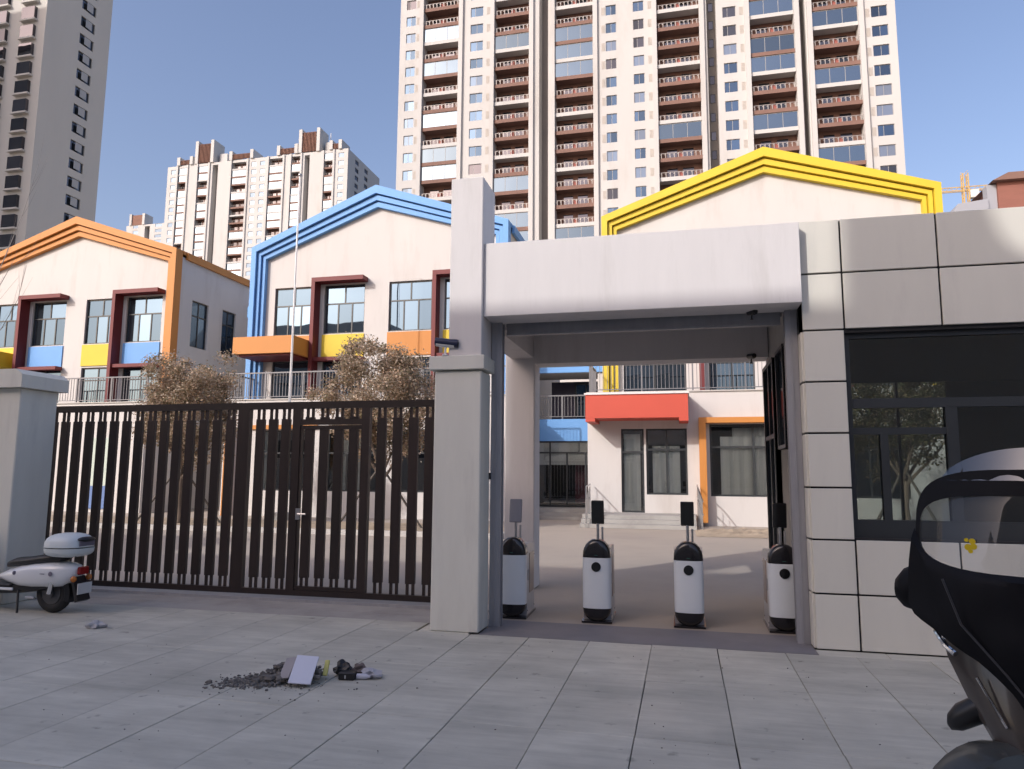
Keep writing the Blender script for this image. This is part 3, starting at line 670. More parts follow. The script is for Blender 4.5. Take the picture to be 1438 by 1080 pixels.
# board on the ground floor wall behind the slatted gate
nb = thing('notice_board', 'tall wall board with a blue lower half on the school wall', 'board', (-22.85, 24.4, 0))
MB().box(-23.4, -22.3, YT-.06, YT-.003, 1.05, 2.97).build('upper_sheet', mat('board_pale_green', (.45, .52, .45), .6, var=.05), nb)
MB().box(-23.4, -22.3, YT-.07, YT-.004, .15, 1.047).build('lower_sheet', mat('board_blue', (.10, .17, .36), .6, var=.05), nb)

# ================================================================== planting strip, soil, flagpole
structure(MB().box(-24, -4.6, 17.9, 21.6, -.02, .07), 'planting_bed', M_soil)
kb = MB(); kb.box(-24.15, -4.45, 17.75, 17.895, -.02, .13); kb.box(-4.59, -4.45, 17.9, 21.6, -.02, .13); structure(kb, 'kerb', M_kerb)
r = random.Random(11); V = []; F = []; nx, ny = 60, 16
for j in range(ny+1):
    for i in range(nx+1):
        u, v = i/nx, j/ny; x = .3+7.5*u; y = 20.1+2.6*v
        h = .28*max(0, math.sin(math.pi*u))**.4*max(0, math.sin(math.pi*v))*(.35+.9*noise.noise((x*1.3, y*1.3, 0))**2+.45*abs(noise.noise((x*4, y*4, 2)))+.2*abs(noise.noise((x*11, y*11, 5))))
        V.append((x, y, h+.004))
for j in range(ny):
    for i in range(nx): a = j*(nx+1)+i; F.append((a, a+1, a+nx+2, a+nx+1))
tag(MB().add(V, F).build('soil_heap', M_soil), 'low strip of pale loose soil along the yellow school block', 'soil', kind='stuff')

fp = thing('flagpole', 'tall slim silver flagpole before the blue gabled block', 'flagpole', (-13.05, 22, 0))
MB().tube([(-13.05, 22, .3), (-13.05, 22, 4), (-13.05, 22, 12.1)], [.052, .045, .024], 12).build('pole', mat('pole_white_steel', (.50, .50, .51), .35, metal=.3), fp, True)
MB().cbox(-13.35, -12.75, 21.7, 22.3, 0, .3, .02).build('base', M_concrete, fp)
MB().blob((-13.05, 22, 12.14), (.06, .06, .06), 12, 8).build('finial', M_steel, fp, True)
MB().tube([(-12.99, 21.95, 11.9), (-12.98, 21.93, 6), (-12.99, 21.94, 1.2)], .008, 5).build('halyard', M_camw, fp)
# ================================================================== apartment towers
M_tower = mat('tower_render', (0.515, 0.505, 0.49), 0.9, var=.04, scale=.15, stretch=(1, 1, .3), dirt=(.40, .375, .345), dirt_scale=.12, dirt_lo=.52, dirt_hi=.8)
M_tgrey = mat('tower_grey_render', (0.60, 0.565, 0.51), 0.9, var=.05, scale=.15, stretch=(1, 1, .2))
M_brown = mat('balcony_brown', (0.20, 0.115, 0.09), 0.8, var=.12, scale=.4)
M_bwall = mat('balcony_back_brown', (0.17, 0.095, 0.075), 0.9, var=.25, scale=.5)
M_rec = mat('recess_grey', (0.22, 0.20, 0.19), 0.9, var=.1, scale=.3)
M_brail = mat('balcony_bars', (0.36, 0.33, 0.31), .5, metal=.2)
M_drail = mat('balcony_bars_dark', (0.05, 0.045, 0.045), .5, metal=.2)
M_ac = mat('ac_red', (0.32, 0.10, 0.08), .7)
M_lattice = mat('roof_lattice_brown', (0.20, 0.10, 0.07), .8, var=.2, scale=.6)
M_curt = mirror_glass('far_tower_glass', (.5, .72, 1.0), .14, dark=(.16, .18, .22), wave=.2, wscale=.2)

C_DRAWN = [(0, .36, 0, 1), (.36, 1, 0, 1)]
def balcony_meshes(w_, dep, pitch):
    key = ('bal', round(w_, 2), round(dep, 2), pitch)
    if key in WIN: return WIN[key]
    slab = lambda m, hgt: MB().box(0, w_, 0, dep-.02, -.12, .02).box(0, w_, -.06, .10, -.12-hgt*.2, hgt).mesh('balcony', m)
    def rail(m):
        mb = MB(); mb.box(0, w_, .02, .08, 1.18, 1.25)
        n = int(w_/.62)
        for i in range(n):
            x = (i+.5)*w_/n; mb.box(x-.055, x+.055, .02, .07, .4, 1.18); mb.box(x-.2, x+.055, .03, .06, .95, 1.04)
        return mb.mesh('railing', m)
    frame = MB(); h_ = pitch-.62
    for x in (0, .33, .67, 1): frame.box(x*(w_-.08), x*(w_-.08)+.08, .06, .12, .38, .38+h_)
    frame.box(0, w_, .06, .13, .38+h_-.08, .38+h_)
    fm = frame.mesh('glazing_frame', M_lframe)
    gm = MB().box(.02, w_-.02, .085, .095, .36, .38+h_-.04).mesh('glazing', M_encl)
    WIN[key] = dict(brown=slab(M_brown, .42), white=slab(M_tower, .42), rail=rail(M_brail), drail=rail(M_drail), frame=fm, glaz=gm,
                    door=MB().box(w_*.18, w_*.42, dep-.06, dep-.03, .1, pitch-.7).box(w_*.55, w_*.8, dep-.06, dep-.03, .1, pitch-.7).mesh('balcony_door', M_dglass), ac=MB().box(w_*.46, w_*.56, .3, .9, .1, 1.2).mesh('air_conditioner', M_ac))
    return WIN[key]

def tower(name, label, Yf, x0, x1, cols, zb, ztop, zlo, zhi, pitch, depth, wallm, seed=1, fine=True, group=None, bal_dep=1.7, glazed=.25, rail='rail', wh=(0.62, 1.75), side=None, ph=0, gm=None):
    """Facade facing -Y. cols: ('w'|'b'|'r', xa, xb). Pieces stand between zlo and zhi, where they can be seen."""
    rr = random.Random(seed); gm = gm or M_tglass
    t = thing(name, label, 'tower', ((x0+x1)/2, Yf+depth/2, 0), group)
    n0 = int((zlo-zb)/pitch); n1 = int((zhi-zb)/pitch); holes = []
    for c in cols:
        if c[0] == 'w':
            for k in range(n0, n1+1): z = zb+k*pitch+.75; holes.append((c[1], c[2], z, z+wh[1]))
        else: holes.append((c[1], c[2], zlo-2, min(zhi+pitch, ztop-1.0), bal_dep if c[0] == 'b' else 2.6))
    holes = [h for h in holes if h[3] < ztop]
    mb = MB(); holed_wall(mb, x0, x1, 0, ztop, holes, facing_front(Yf), .28)
    sd = []
    if side:
        for k in range(n0, n1+1): z = zb+k*pitch+.6; sd += [(a, c, z, z+side['h']) for a, c in side['cols']]
    holed_wall(mb, Yf, Yf+depth, 0, ztop, sd, facing_right(x1), .3)
    mb.quad((x0, Yf, 0), (x0, Yf+depth, 0), (x0, Yf+depth, ztop), (x0, Yf, ztop)); mb.quad((x0, Yf, ztop), (x1, Yf, ztop), (x1, Yf+depth, ztop), (x0, Yf+depth, ztop))
    mb.quad((x0, Yf+depth, 0), (x1, Yf+depth, 0), (x1, Yf+depth, ztop), (x0, Yf+depth, ztop))
    # thin piers standing proud beside the balconies
    for c in cols:
        if c[0] == 'b': mb.box(c[1]-.75, c[1]-.02, Yf-.45, Yf+.01, max(0, zlo-6), ztop); mb.box(c[2]+.02, c[2]+.75, Yf-.45, Yf+.01, max(0, zlo-6), ztop)
    mb.build('wall', wallm, t)
    if sd:
        sw = side
        for k in range(n0, n1+1):
            z = zb+k*pitch+.6
            for a, c in sw['cols']: put_window(t, (x1-.2, a, z), c-a, sw['h'], sw['cells'], M_frame, sw['gm'], .12, R(90))
    for c in cols:
        if c[0] == 'w':
            for k in range(n0, n1+1):
                z = zb+k*pitch+.75
                if z+wh[1] < ztop:
                    g2 = gm if gm is not M_tglass else rr.choice((M_tglass, M_tglass, M_tglass, M_curt, M_dglass))
                    if fine: put_window(t, (c[1], Yf+.14, z), c[2]-c[1], wh[1], rr.choice((C_TWO, C_TWO, C_DRAWN)), M_lframe, g2, .07)
                    else: put_window(t, (c[1], Yf+.14, z), c[2]-c[1], wh[1], C_ONE, M_lframe, gm, .10)
        elif c[0] == 'b':
            MB().quad((c[1], Yf+bal_dep, zlo-2), (c[2], Yf+bal_dep, zlo-2), (c[2], Yf+bal_dep, zhi+pitch), (c[1], Yf+bal_dep, zhi+pitch)).build('balcony_back', M_bwall, t)
            bm = balcony_meshes(c[2]-c[1], bal_dep, pitch)
            for k in range(n0, n1+1):
                z = zb+k*pitch
                if z+pitch > ztop-.8: continue
                o = inst(bm['white' if (k+c[3] if len(c) > 3 else k) % 3 == 0 else 'brown'], 'balcony', t, (c[1], Yf, z))
                sub = [('glazing_frame', bm['frame']), ('glazing', bm['glaz'])] if rr.random() < glazed else [('railing', bm[rail]), ('balcony_door', bm['door'])]+([('air_conditioner', bm['ac'])] if fine else [])
                for nm, me in sub:
                    q = bpy.data.objects.new(nm, me); COL.objects.link(q); q.parent = o
        else:
            MB().quad((c[1], Yf+2.6, zlo-2), (c[2], Yf+2.6, zlo-2), (c[2], Yf+2.6, zhi+pitch), (c[1], Yf+2.6, zhi+pitch)).build('recess_back', M_rec, t)
    return t

mt = tower('apartment_tower', 'wide cream apartment tower with brown balconies rising behind the yellow and blue gables', 110, -46.9, 32.4,
    [('w', -45.75, -44.0), ('b', -42.4, -36.0, 0), ('w', -33.94, -31.7), ('b', -29.6, -23.6, 1), ('r', -21.9, -20.4), ('b', -19.2, -12.9, 2), ('w', -10.8, -9.1), ('w', -6.36, -4.66), ('b', -2.6, 4.0, 0),
     ('r', 5.15, 6.6), ('w', 7.6, 9.6), ('b', 11.6, 18.1, 1), ('r', 19.0, 19.75), ('b', 20.7, 27.2, 2), ('w', 29.05, 31.3)], .3, 100, 40, 90, 3.15, 16, M_tower, seed=5, glazed=.22)
for z in [k*3.15+.9 for k in range(13, 28)]: put_window(mt, (5.5, 112.55, z), .8, 1.5, C_ONE, M_frame, M_dglass, .08)
# narrow louvre strips beside the windows
lv = MB()
for i in range(7): lv.box(0, .55, -.05, .02, i*.2, i*.2+.12)
LV = lv.mesh('louvre', mat('louvre_cream', (.50, .46, .42), .8))
for x in (-43.75, -31.0, -12.05+.6, -3.95, 10.2, 28.3):
    for k in range(13, 28): inst(LV, 'louvre', mt, (x-.05, 110, .3+k*3.15+.9))

# tower at the left edge: its flank shows
lt = tower('apartment_tower', 'shaded grey apartment tower with a tall blank flank behind the orange gable', 83, -125, -93.8,
    [('w', -97.9, -95.6), ('w', -103.2, -100.9), ('w', -108.5, -106.2), ('w', -114, -111.7)], .4, 96, 33, 90, 3.03, 12.3, M_tgrey, seed=9, wh=(.6, 1.9), gm=M_dglass,
    side=dict(cols=[(89.3, 92.1)], h=1.75, cells=[(0, .3, 0, 1), (.3, .72, 0, 1), (.72, 1, 0, 1)], gm=M_dglass))
# bay ledges and the pale middle panes of the flank windows
ML = mat('flank_pale_pane', (.42, .41, .40), .5)
pm = MB().box(.82, 2.04, -.03, .02, .22, 1.55).mesh('pale_sash', ML); lg = MB().box(-.25, 2.6, -.65, .1, -.32, -.05).mesh('bay_ledge', M_tgrey); bx = MB().box(-.05, 2.35, -.5, .12, -.05, 1.95).mesh('bay_window', M_dglass)
for k in range(int((33-.4)/3.03), int((90-.4)/3.03)+1):
    z = .4+k*3.03
    inst(pm, 'pale_sash', lt, (-93.8+.12, 89.3, z+.6), R(90))
    for x in (-97.9, -103.2, -108.5):
        inst(lg, 'bay_ledge', lt, (x, 83, z+.75)); inst(bx, 'bay_window', lt, (x, 83, z+.75))

def far_cols(xa, pat, xb):
    out = []; x = xa; q = (xb-xa)/sum(p[1] for p in pat)
    for k, w_ in pat:
        w_ *= q
        if k in 'wbr': out.append((k, x, x+w_)+((len(out),) if k == 'b' else ()))
        x += w_
    return out
ft = tower('apartment_tower', 'distant pale apartment tower with stepped crown and rooftop lattices', 230, -194, -117.2,
    far_cols(-194, [('s', 2), ('w', 2.6), ('s', 1.6), ('b', 4.6), ('s', 6.4), ('b', 5.6), ('s', 2.2), ('r', 3), ('s', 7.6), ('b', 8), ('s', 2.4), ('w', 2.6), ('s', 2), ('w', 2.6), ('s', 2.2), ('b', 7.2), ('s', 4.5), ('b', 4.6), ('s', 2), ('r', 2.6), ('s', 7.5), ('b', 4.4), ('s', 2.6), ('w', 2.8), ('s', 2)], -117.2),
    .5, 120.3, 70, 118, 3.05, 28, M_tower, seed=21, fine=False, glazed=.6, rail='drail', gm=M_curt,
    side=dict(cols=[(236, 239), (244, 247)], h=1.7, cells=C_TWO, gm=M_dglass))
def crown(x0, x1, z0, z1, lat):
    mb = MB(); mb.box(x0, x0+1.3, 229.4, 236, z0, z1+1.2); mb.box(x1-1.3, x1, 229.4, 236, z0, z1+1.2); mb.box(x0+1.3, x1-1.3, 235, 236, z0, z1); mb.build('rooftop_frame', M_tower, ft)
    l_ = MB(); n_ = int((x1-x0-2.6)/.55)
    for i in range(n_+1): x = x0+1.3+(x1-x0-2.8)*i/n_; l_.box(x, x+.25, 229.7, 230.0, z0+.3, z1)
    l_.box(x0+1.3, x1-1.3, 230.05, 230.2, z0+.3, z1); l_.build('rooftop_lattice', M_lattice, ft)
crown(-189.5, -182.6, 120.3, 122.4, 1); crown(-181.6, -173.5, 120.3, 128.2, 1); crown(-166.5, -156.2, 120.3, 122.6, 1); crown(-146.2, -137.6, 120.3, 122.8, 1); crown(-137.2, -128.6, 120.3, 128.2, 1); crown(-124.6, -119.6, 120.3, 122.6, 1)
MB().box(-172.5, -169.2, 232, 240, 120.3, 124.5).box(-127.5, -125.5, 232, 240, 120.3, 124.5).build('lift_house', M_tower, ft)
MB().tube([(-126.6, 234, 124.5), (-126.6, 234, 129)], .15, 6).build('antenna', M_camw, ft)
f2 = tower('apartment_tower', 'small far apartment tower peeping over the orange roof slope', 330, -303, -262, far_cols(-303, [('s', 4), ('w', 3), ('s', 4), ('r', 3), ('s', 3), ('w', 4), ('s', 2), ('w', 4), ('s', 3), ('w', 4), ('s', 3)], -262),
    .5, 139.5, 110, 137, 3.1, 25, M_tower, seed=31, fine=False, glazed=.5, rail='drail', gm=M_curt)
MB().box(-301, -299.5, 329.5, 336, 139.5, 146).box(-292.5, -291, 329.5, 336, 139.5, 146).build('rooftop_frame', M_tower, f2)
MB().box(-299.5, -292.5, 330, 331, 139.6, 145.4).build('rooftop_lattice', M_lattice, f2)
# unseen neighbour of the estate that keeps the left tower in shade
nt_ = thing('apartment_tower', 'cream apartment tower of the estate standing out of view to the west', 'tower', (-135, 30, 0))
MB().box(-165, -110, 22, 40, 0, 98).build('wall', M_tower, nt_); MB().box(-166, -109, 21.5, 40.5, 98.01, 99).build('roof', M_brown, nt_)
mb = MB()
for k in range(30):
    for i in range(10): mb.box(-162+i*5.2, -159.5+i*5.2, 21.9, 22.05, 2+k*3.1, 3.9+k*3.1)
tag(mb.build('window', M_tglass, nt_), kind='stuff')

# ================================================================== building across the street (behind the viewpoint), its roofline throws the shade
sb = thing('street_building', 'four storey building across the street behind the viewpoint', 'building', (-28, -20, 0))
Yb = -10.0
ZR_ = 14.1
wl = MB(); wh_ = [(-44+i*2.6, -42.4+i*2.6, 3+k*2.9, 4.6+k*2.9) for i in range(18) for k in range(3)]
holed_wall(wl, -46, 3, 0, ZR_, wh_, facing_front(0), .2)
wl.v = [(x, Yb-y, z) for x, y, z in wl.v]
wl.quad((-46, Yb, 0), (-46, Yb-14, 0), (-46, Yb-14, ZR_), (-46, Yb, ZR_)); wl.quad((3, Yb, 0), (3, Yb, ZR_), (3, Yb-14, ZR_), (3, Yb-14, 0)); wl.quad((-46, Yb, ZR_), (3, Yb, ZR_), (3, Yb-14, ZR_), (-46, Yb-14, ZR_)); wl.quad((-46, Yb-14, 0), (-46, Yb-14, ZR_), (3, Yb-14, ZR_), (3, Yb-14, 0))
wl.box(-46, -27.5, Yb-4, Yb-.01, ZR_+.01, 16.2)
wl.build('wall', mat('street_building_render', (.60, .56, .51), .9, var=.06, scale=.3), sb)
lw = MB().box(3.02, 46, Yb-12, Yb, 0, 6.8).build('low_wing', mat('street_building_render', (.60, .56, .51), .9), sb)
MB().box(3.1, 46, Yb-12, Yb+.3, 6.805, 7.1).build('eaves', M_brown, lw)
g_ = MB()
for h in wh_: g_.box(h[0], h[1], Yb-.22, Yb-.16, h[2], h[3])
tag(g_.build('window', M_tglass, sb), kind='stuff')
MB().box(-15.9, -15.1, Yb-.5, Yb-.02, 14.11, 21).build('roof_shade_strip', M_tgrey, sb)  # unseen roof piece, kept thin to cast a narrow strip of shade
MB().prism_xz([(-9.95, 14.11), (-7.6, 14.11), (-8.2, 14.4), (-8.75, 14.8), (-9.0, 15.6), (-9.95, 15.6)], Yb-.4, Yb-.02).build('roof_shade_profile', M_tgrey, sb)  # unseen thin profile, its outline shaped for the shade on the guardhouse wall

# ================================================================== crane and brown block beyond the guardhouse
cr = thing('tower_crane', 'distant yellow tower crane beside the brown roofed block', 'crane', (109, 300, 0))
M_crane = mat('crane_yellow', (.55, .36, .12), .6); mb = MB()
for dx, dy in ((-.9, -.9), (.9, -.9), (.9, .9), (-.9, .9)): mb.box(108.9+dx-.18, 108.9+dx+.18, 300+dy-.18, 300+dy+.18, 0, 119)
for k in range(60):
    z = k*2.0; s = 1 if k % 2 else -1
    mb.tube([(108.9-s*.9, 299.1, z), (108.9+s*.9, 299.1, z+2)], .1, 4); mb.tube([(108, 300-s*.9, z), (108, 300+s*.9, z+2)], .1, 4)
mb.build('mast', M_crane, cr)
mb = MB()
for dy, dz in ((-.7, 0), (.7, 0), (0, 1.6)): mb.box(92, 124, 300+dy-.15, 300+dy+.15, 112+dz, 112.3+dz)
for k in range(20): s = k % 2; mb.tube([(92+k*1.6, 299.3, 112+(1.6 if s else 0)), (93.6+k*1.6, 299.3, 112+(0 if s else 1.6))], .1, 4)
mb.build('jib', M_crane, cr)
MB().cbox(110.2, 113.2, 298.5, 301, 108.8, 112, .2).build('cab', mat('cab_white', (.7, .66, .62), .5), cr)
MB().box(118, 123.5, 299, 301, 109, 112).build('counterweight', M_concrete, cr)

rbk = thing('brown_roof_block', 'brown tiled block with a pale parapet behind the guardhouse roof', 'building', (30, 66, 0))
M_bt = mat('brown_tile', (.24, .10, .075), .8, var=.12, scale=.5, stretch=(1, 1, 4))
MB().box(22.0, 50, 60.5, 74, 0, 21.4).build('wall', mat('pale_parapet', (.5, .5, .52), .8), rbk)
MB().box(24.0, 50, 60, 73, 21.9, 24.2).build('upper_wall', M_bt, rbk)
MB().prism_xz([(23.5, 24.2), (50, 24.2), (50, 24.75), (24.6, 24.75)], 59.5, 73.5).build('eaves', M_brown, rbk)
MB().box(23.9, 50, 59.9, 60.4, 21.42, 21.88).build('ledge', M_brown, rbk)
MB().prism_xz([(20.4, 21.6), (21.2, 22.7), (23.3, 22.95), (23.3, 22.2), (22.9, 21.6)], 60, 66).build('roof_edge', mat('zinc_roof', (.36, .37, .40), .5, metal=.3), rbk)
MB().box(20.6, 22.9, 60.4, 66, 0, 21.58).build('stair_tower', M_tgrey, rbk)
MB().box(23.32, 23.98, 60.2, 61.0, 21.42, 24.1).build('downpipe_box', mat('zinc_roof', (.36, .37, .40), .5, metal=.3), rbk)
# ================================================================== trees
M_bark = mat('bark', (.17, .13, .10), .9, var=.2, scale=8, stretch=(1, 1, .3), bump=.5, bscale=25)
M_pole = mat('prop_pole', (.11, .095, .08), .85, var=.15, scale=6)
M_leaf = leaf_mat('dry_osmanthus_leaf', [(.46, .35, .25), (.36, .27, .18), (.54, .43, .33), (.24, .20, .12), (.58, .49, .39), (.40, .29, .20), (.20, .18, .10), (.48, .33, .23)])
M_leafg = leaf_mat('dull_green_leaf', [(.10, .10, .045), (.14, .12, .06), (.07, .08, .035), (.18, .14, .08), (.12, .13, .06), (.22, .17, .10)])
def branch(mb, p, d, L, r, rr, lvl, tips, n=6):
    pts = [Vector(p)]; rs = [r]; d = Vector(d).normalized()
    for i in range(4):
        d = (d+Vector((rr.uniform(-.22, .22), rr.uniform(-.22, .22), rr.uniform(-.05, .18)))).normalized(); pts.append(pts[-1]+d*L/4); rs.append(r*(1-.16*(i+1)))
    mb.tube(pts, rs, n)
    if lvl == 0: tips.append(pts[-1]); tips.append(pts[2]); return
    for k in range(3):
        a = rr.uniform(0, 6.28); q = pts[2+k % 3]
        branch(mb, q, d*.7+Vector((math.cos(a), math.sin(a), .25))*.75, L*.62, rs[2+k % 3]*.7, rr, lvl-1, tips, max(4, n-1))
def tree(label, x, y, rx, ztop, zlow, seed, leafm, nl=40000, group='trees along the school planting strip', trunk=.09):
    rr = random.Random(seed); t = thing('osmanthus_tree', label, 'tree', (x, y, 0), group)
    mb = MB(); tips = []; zs = 1.5
    mb.tube([(x, y, 0), (x+.02, y, .3), (x+rr.uniform(-.04, .04), y, .9), (x+rr.uniform(-.05, .05), y, zs)], [trunk*1.5, trunk*1.05, trunk*.95, trunk*.85], 10)
    for k in range(6):
        a = 6.28*k/6+rr.uniform(-.4, .4); branch(mb, (x, y, zs-.15+.05*k), (math.cos(a)*.6, math.sin(a)*.6, 1.0), (ztop-zs)*.42, trunk*.55, rr, 2, tips)
    mb.build('trunk', M_bark, t, True)
    cz = (ztop+zlow)/2; rz_ = (ztop-zlow)/2; V = []; F = []
    cl = []
    for i in range(190):
        a = rr.uniform(0, 6.28); ph = math.asin(rr.uniform(-1, 1)); q = rr.uniform(.25, 1.0)**.5
        lump = .78+.34*noise.noise((math.cos(a)*1.6+seed, math.sin(a)*1.6, math.sin(ph)*1.8))*1.4+rr.uniform(-.06, .10)
        c = Vector((x+rx*q*lump*math.cos(ph)**.8*math.cos(a), y+rx*q*lump*math.cos(ph)**.8*math.sin(a), cz+rz_*q*lump*1.12*math.sin(ph)))
        if rr.random() < .88: cl.append((c, rr.uniform(.09, .20)))
    for i in range(nl):
        c, s = rr.choice(cl); p = c+Vector((rr.gauss(0, s), rr.gauss(0, s), rr.gauss(0, s*.8)))
        d = Vector((rr.uniform(-1, 1), rr.uniform(-1, 1), rr.uniform(-.9, .6))).normalized(); e = d.cross(Vector((rr.uniform(-1, 1), rr.uniform(-1, 1), rr.uniform(-1, 1)))).normalized()
        l_ = rr.uniform(.05, .088); w_ = l_*.34; k = len(V)
        V += [p, p+d*l_*.5+e*w_, p+d*l_, p+d*l_*.5-e*w_]; F.append((k, k+1, k+2, k+3))
    MB().add(V, F).build('crown', leafm, t)
    tw = MB()
    for i in range(160):
        c, s = rr.choice(cl); d = Vector((c.x-x, c.y-y, c.z-zs)).normalized(); L = rr.uniform(.25, .6); tw.tube([c-d*L*.6, c, c+(d+Vector((rr.uniform(-.4, .4), rr.uniform(-.4, .4), .1)))*L*.55], [.008, .006, .003], 4)
    tag(tw.build('twig_mass', M_bark, t), kind='stuff')
    for k in range(4):
        a = .5+6.28*k/4; MB().tube([(x+1.25*math.cos(a), y+1.25*math.sin(a), 0), (x+.07*math.cos(a), y+.07*math.sin(a), 1.75)], .032, 7).build('prop_pole', M_pole, t)
    return t
tree('brown leaved osmanthus tree by the orange gabled block', -15.05, 19.3, 1.85, 5.25, 1.9, 3, M_leaf)
tree('tall brown leaved osmanthus tree by the blue gabled block, nearest the grey pier', -8.45, 19.3, 1.95, 5.75, 1.9, 5, M_leaf, 46000)
tree('dull green osmanthus tree seen through the guardhouse window', 5.3, 19.6, 1.9, 5.3, 1.7, 8, M_leafg, 30000)

bt = thing('bare_tree', 'leafless young tree with thin twigs at the far end of the gate', 'tree', (-15.4, 12, 0))
rr = random.Random(4); mb = MB(); tips = []
mb.tube([(-15.4, 12, 0), (-15.35, 12, 1.5), (-15.2, 12, 3.2)], [.09, .075, .06], 8)
def twig(pts, r):
    P_ = [Vector(p) for p in pts]; mb.tube(P_, [r*(1-.8*i/(len(P_)-1)) for i in range(len(P_))], 5)
    for i in range(1, len(P_)):
        for k in range(3):
            q = P_[i-1].lerp(P_[i], rr.random()); d = (P_[i]-P_[i-1]).normalized()+Vector((rr.uniform(-.7, .7), rr.uniform(-.5, .5), rr.uniform(-.1, .8))); L = rr.uniform(.2, .55)
            mb.tube([q, q+d*L*.5, q+(d+Vector((0, 0, .25)))*L], [.004, .003, .0015], 4)
twig([(-15.2, 12, 3.2), (-14.6, 12, 4.0), (-13.95, 12, 4.6), (-13.6, 12, 5.2), (-13.45, 12, 5.95)], .014)
twig([(-15.2, 12, 3.2), (-14.9, 12, 4.3), (-14.3, 12, 5.2), (-13.9, 12, 5.9), (-13.2, 12, 6.3)], .015)
twig([(-14.9, 12, 4.3), (-14.2, 12.1, 6.1), (-13.9, 12.2, 7.2), (-13.6, 12.2, 8.3)], .012)
twig([(-15.2, 12, 3.2), (-16, 12, 4.6), (-16.4, 12.3, 6.2), (-16.2, 12, 7.5)], .03)
mb.build('trunk', mat('pale_twig', (.30, .27, .25), .8), bt)

# ================================================================== scooters
M_tyre = mat('tyre_rubber', (.018, .018, .019), .75, var=.2, scale=10, bump=.2, bscale=60)
M_wbody = mat('scooter_white_paint', (.70, .72, .74), .22, coat=.6, var=.02)
M_wbox = mat('top_case_pale_blue_white', (.62, .68, .70), .35, var=.02)
M_vinyl = mat('seat_vinyl', (.015, .015, .016), .45, var=.2, scale=10)
M_chrome = mat('chrome', (.75, .75, .76), .08, metal=1.0)
M_amber = mat('amber_lens', (.5, .16, .03), .2); M_redl = mat('red_lens', (.25, .01, .01), .15)
M_lilac = mat('emblem_grey', (.16, .15, .20), .3)
M_bbody = mat('scooter_taupe_paint', (.055, .045, .040), .28, coat=.6)
M_fabric = mat('windproof_fabric', (.004, .004, .006), .55, var=.3, scale=4, spec=.18)
M_screenc = clear_glass('windscreen_plastic', (.86, .87, .88), -.01); M_visor = clear_glass('visor_plastic', (.55, .55, .58), .10)
def arc_fender(c, R_, half, a0, a1, th=.012, n=14):
    mb = MB(); rings = []
    for i in range(n+1):
        a = a0+(a1-a0)*i/n; ca, sa = math.cos(a), math.sin(a)
        pr = []
        for y, dr in ((-half, -.05), (-half*.8, 0), (0, .015), (half*.8, 0), (half, -.05)): pr.append((c[0]+(R_+dr)*ca, y, c[2]+(R_+dr)*sa))
        for y, dr in ((half, -.05), (half*.8, -th), (0, .015-th), (-half*.8, -th), (-half, -.05)): pr.append((c[0]+(R_+dr-.004)*ca, y*.97, c[2]+(R_+dr-.004)*sa))
        rings.append(pr)
    return mb.loft(rings)
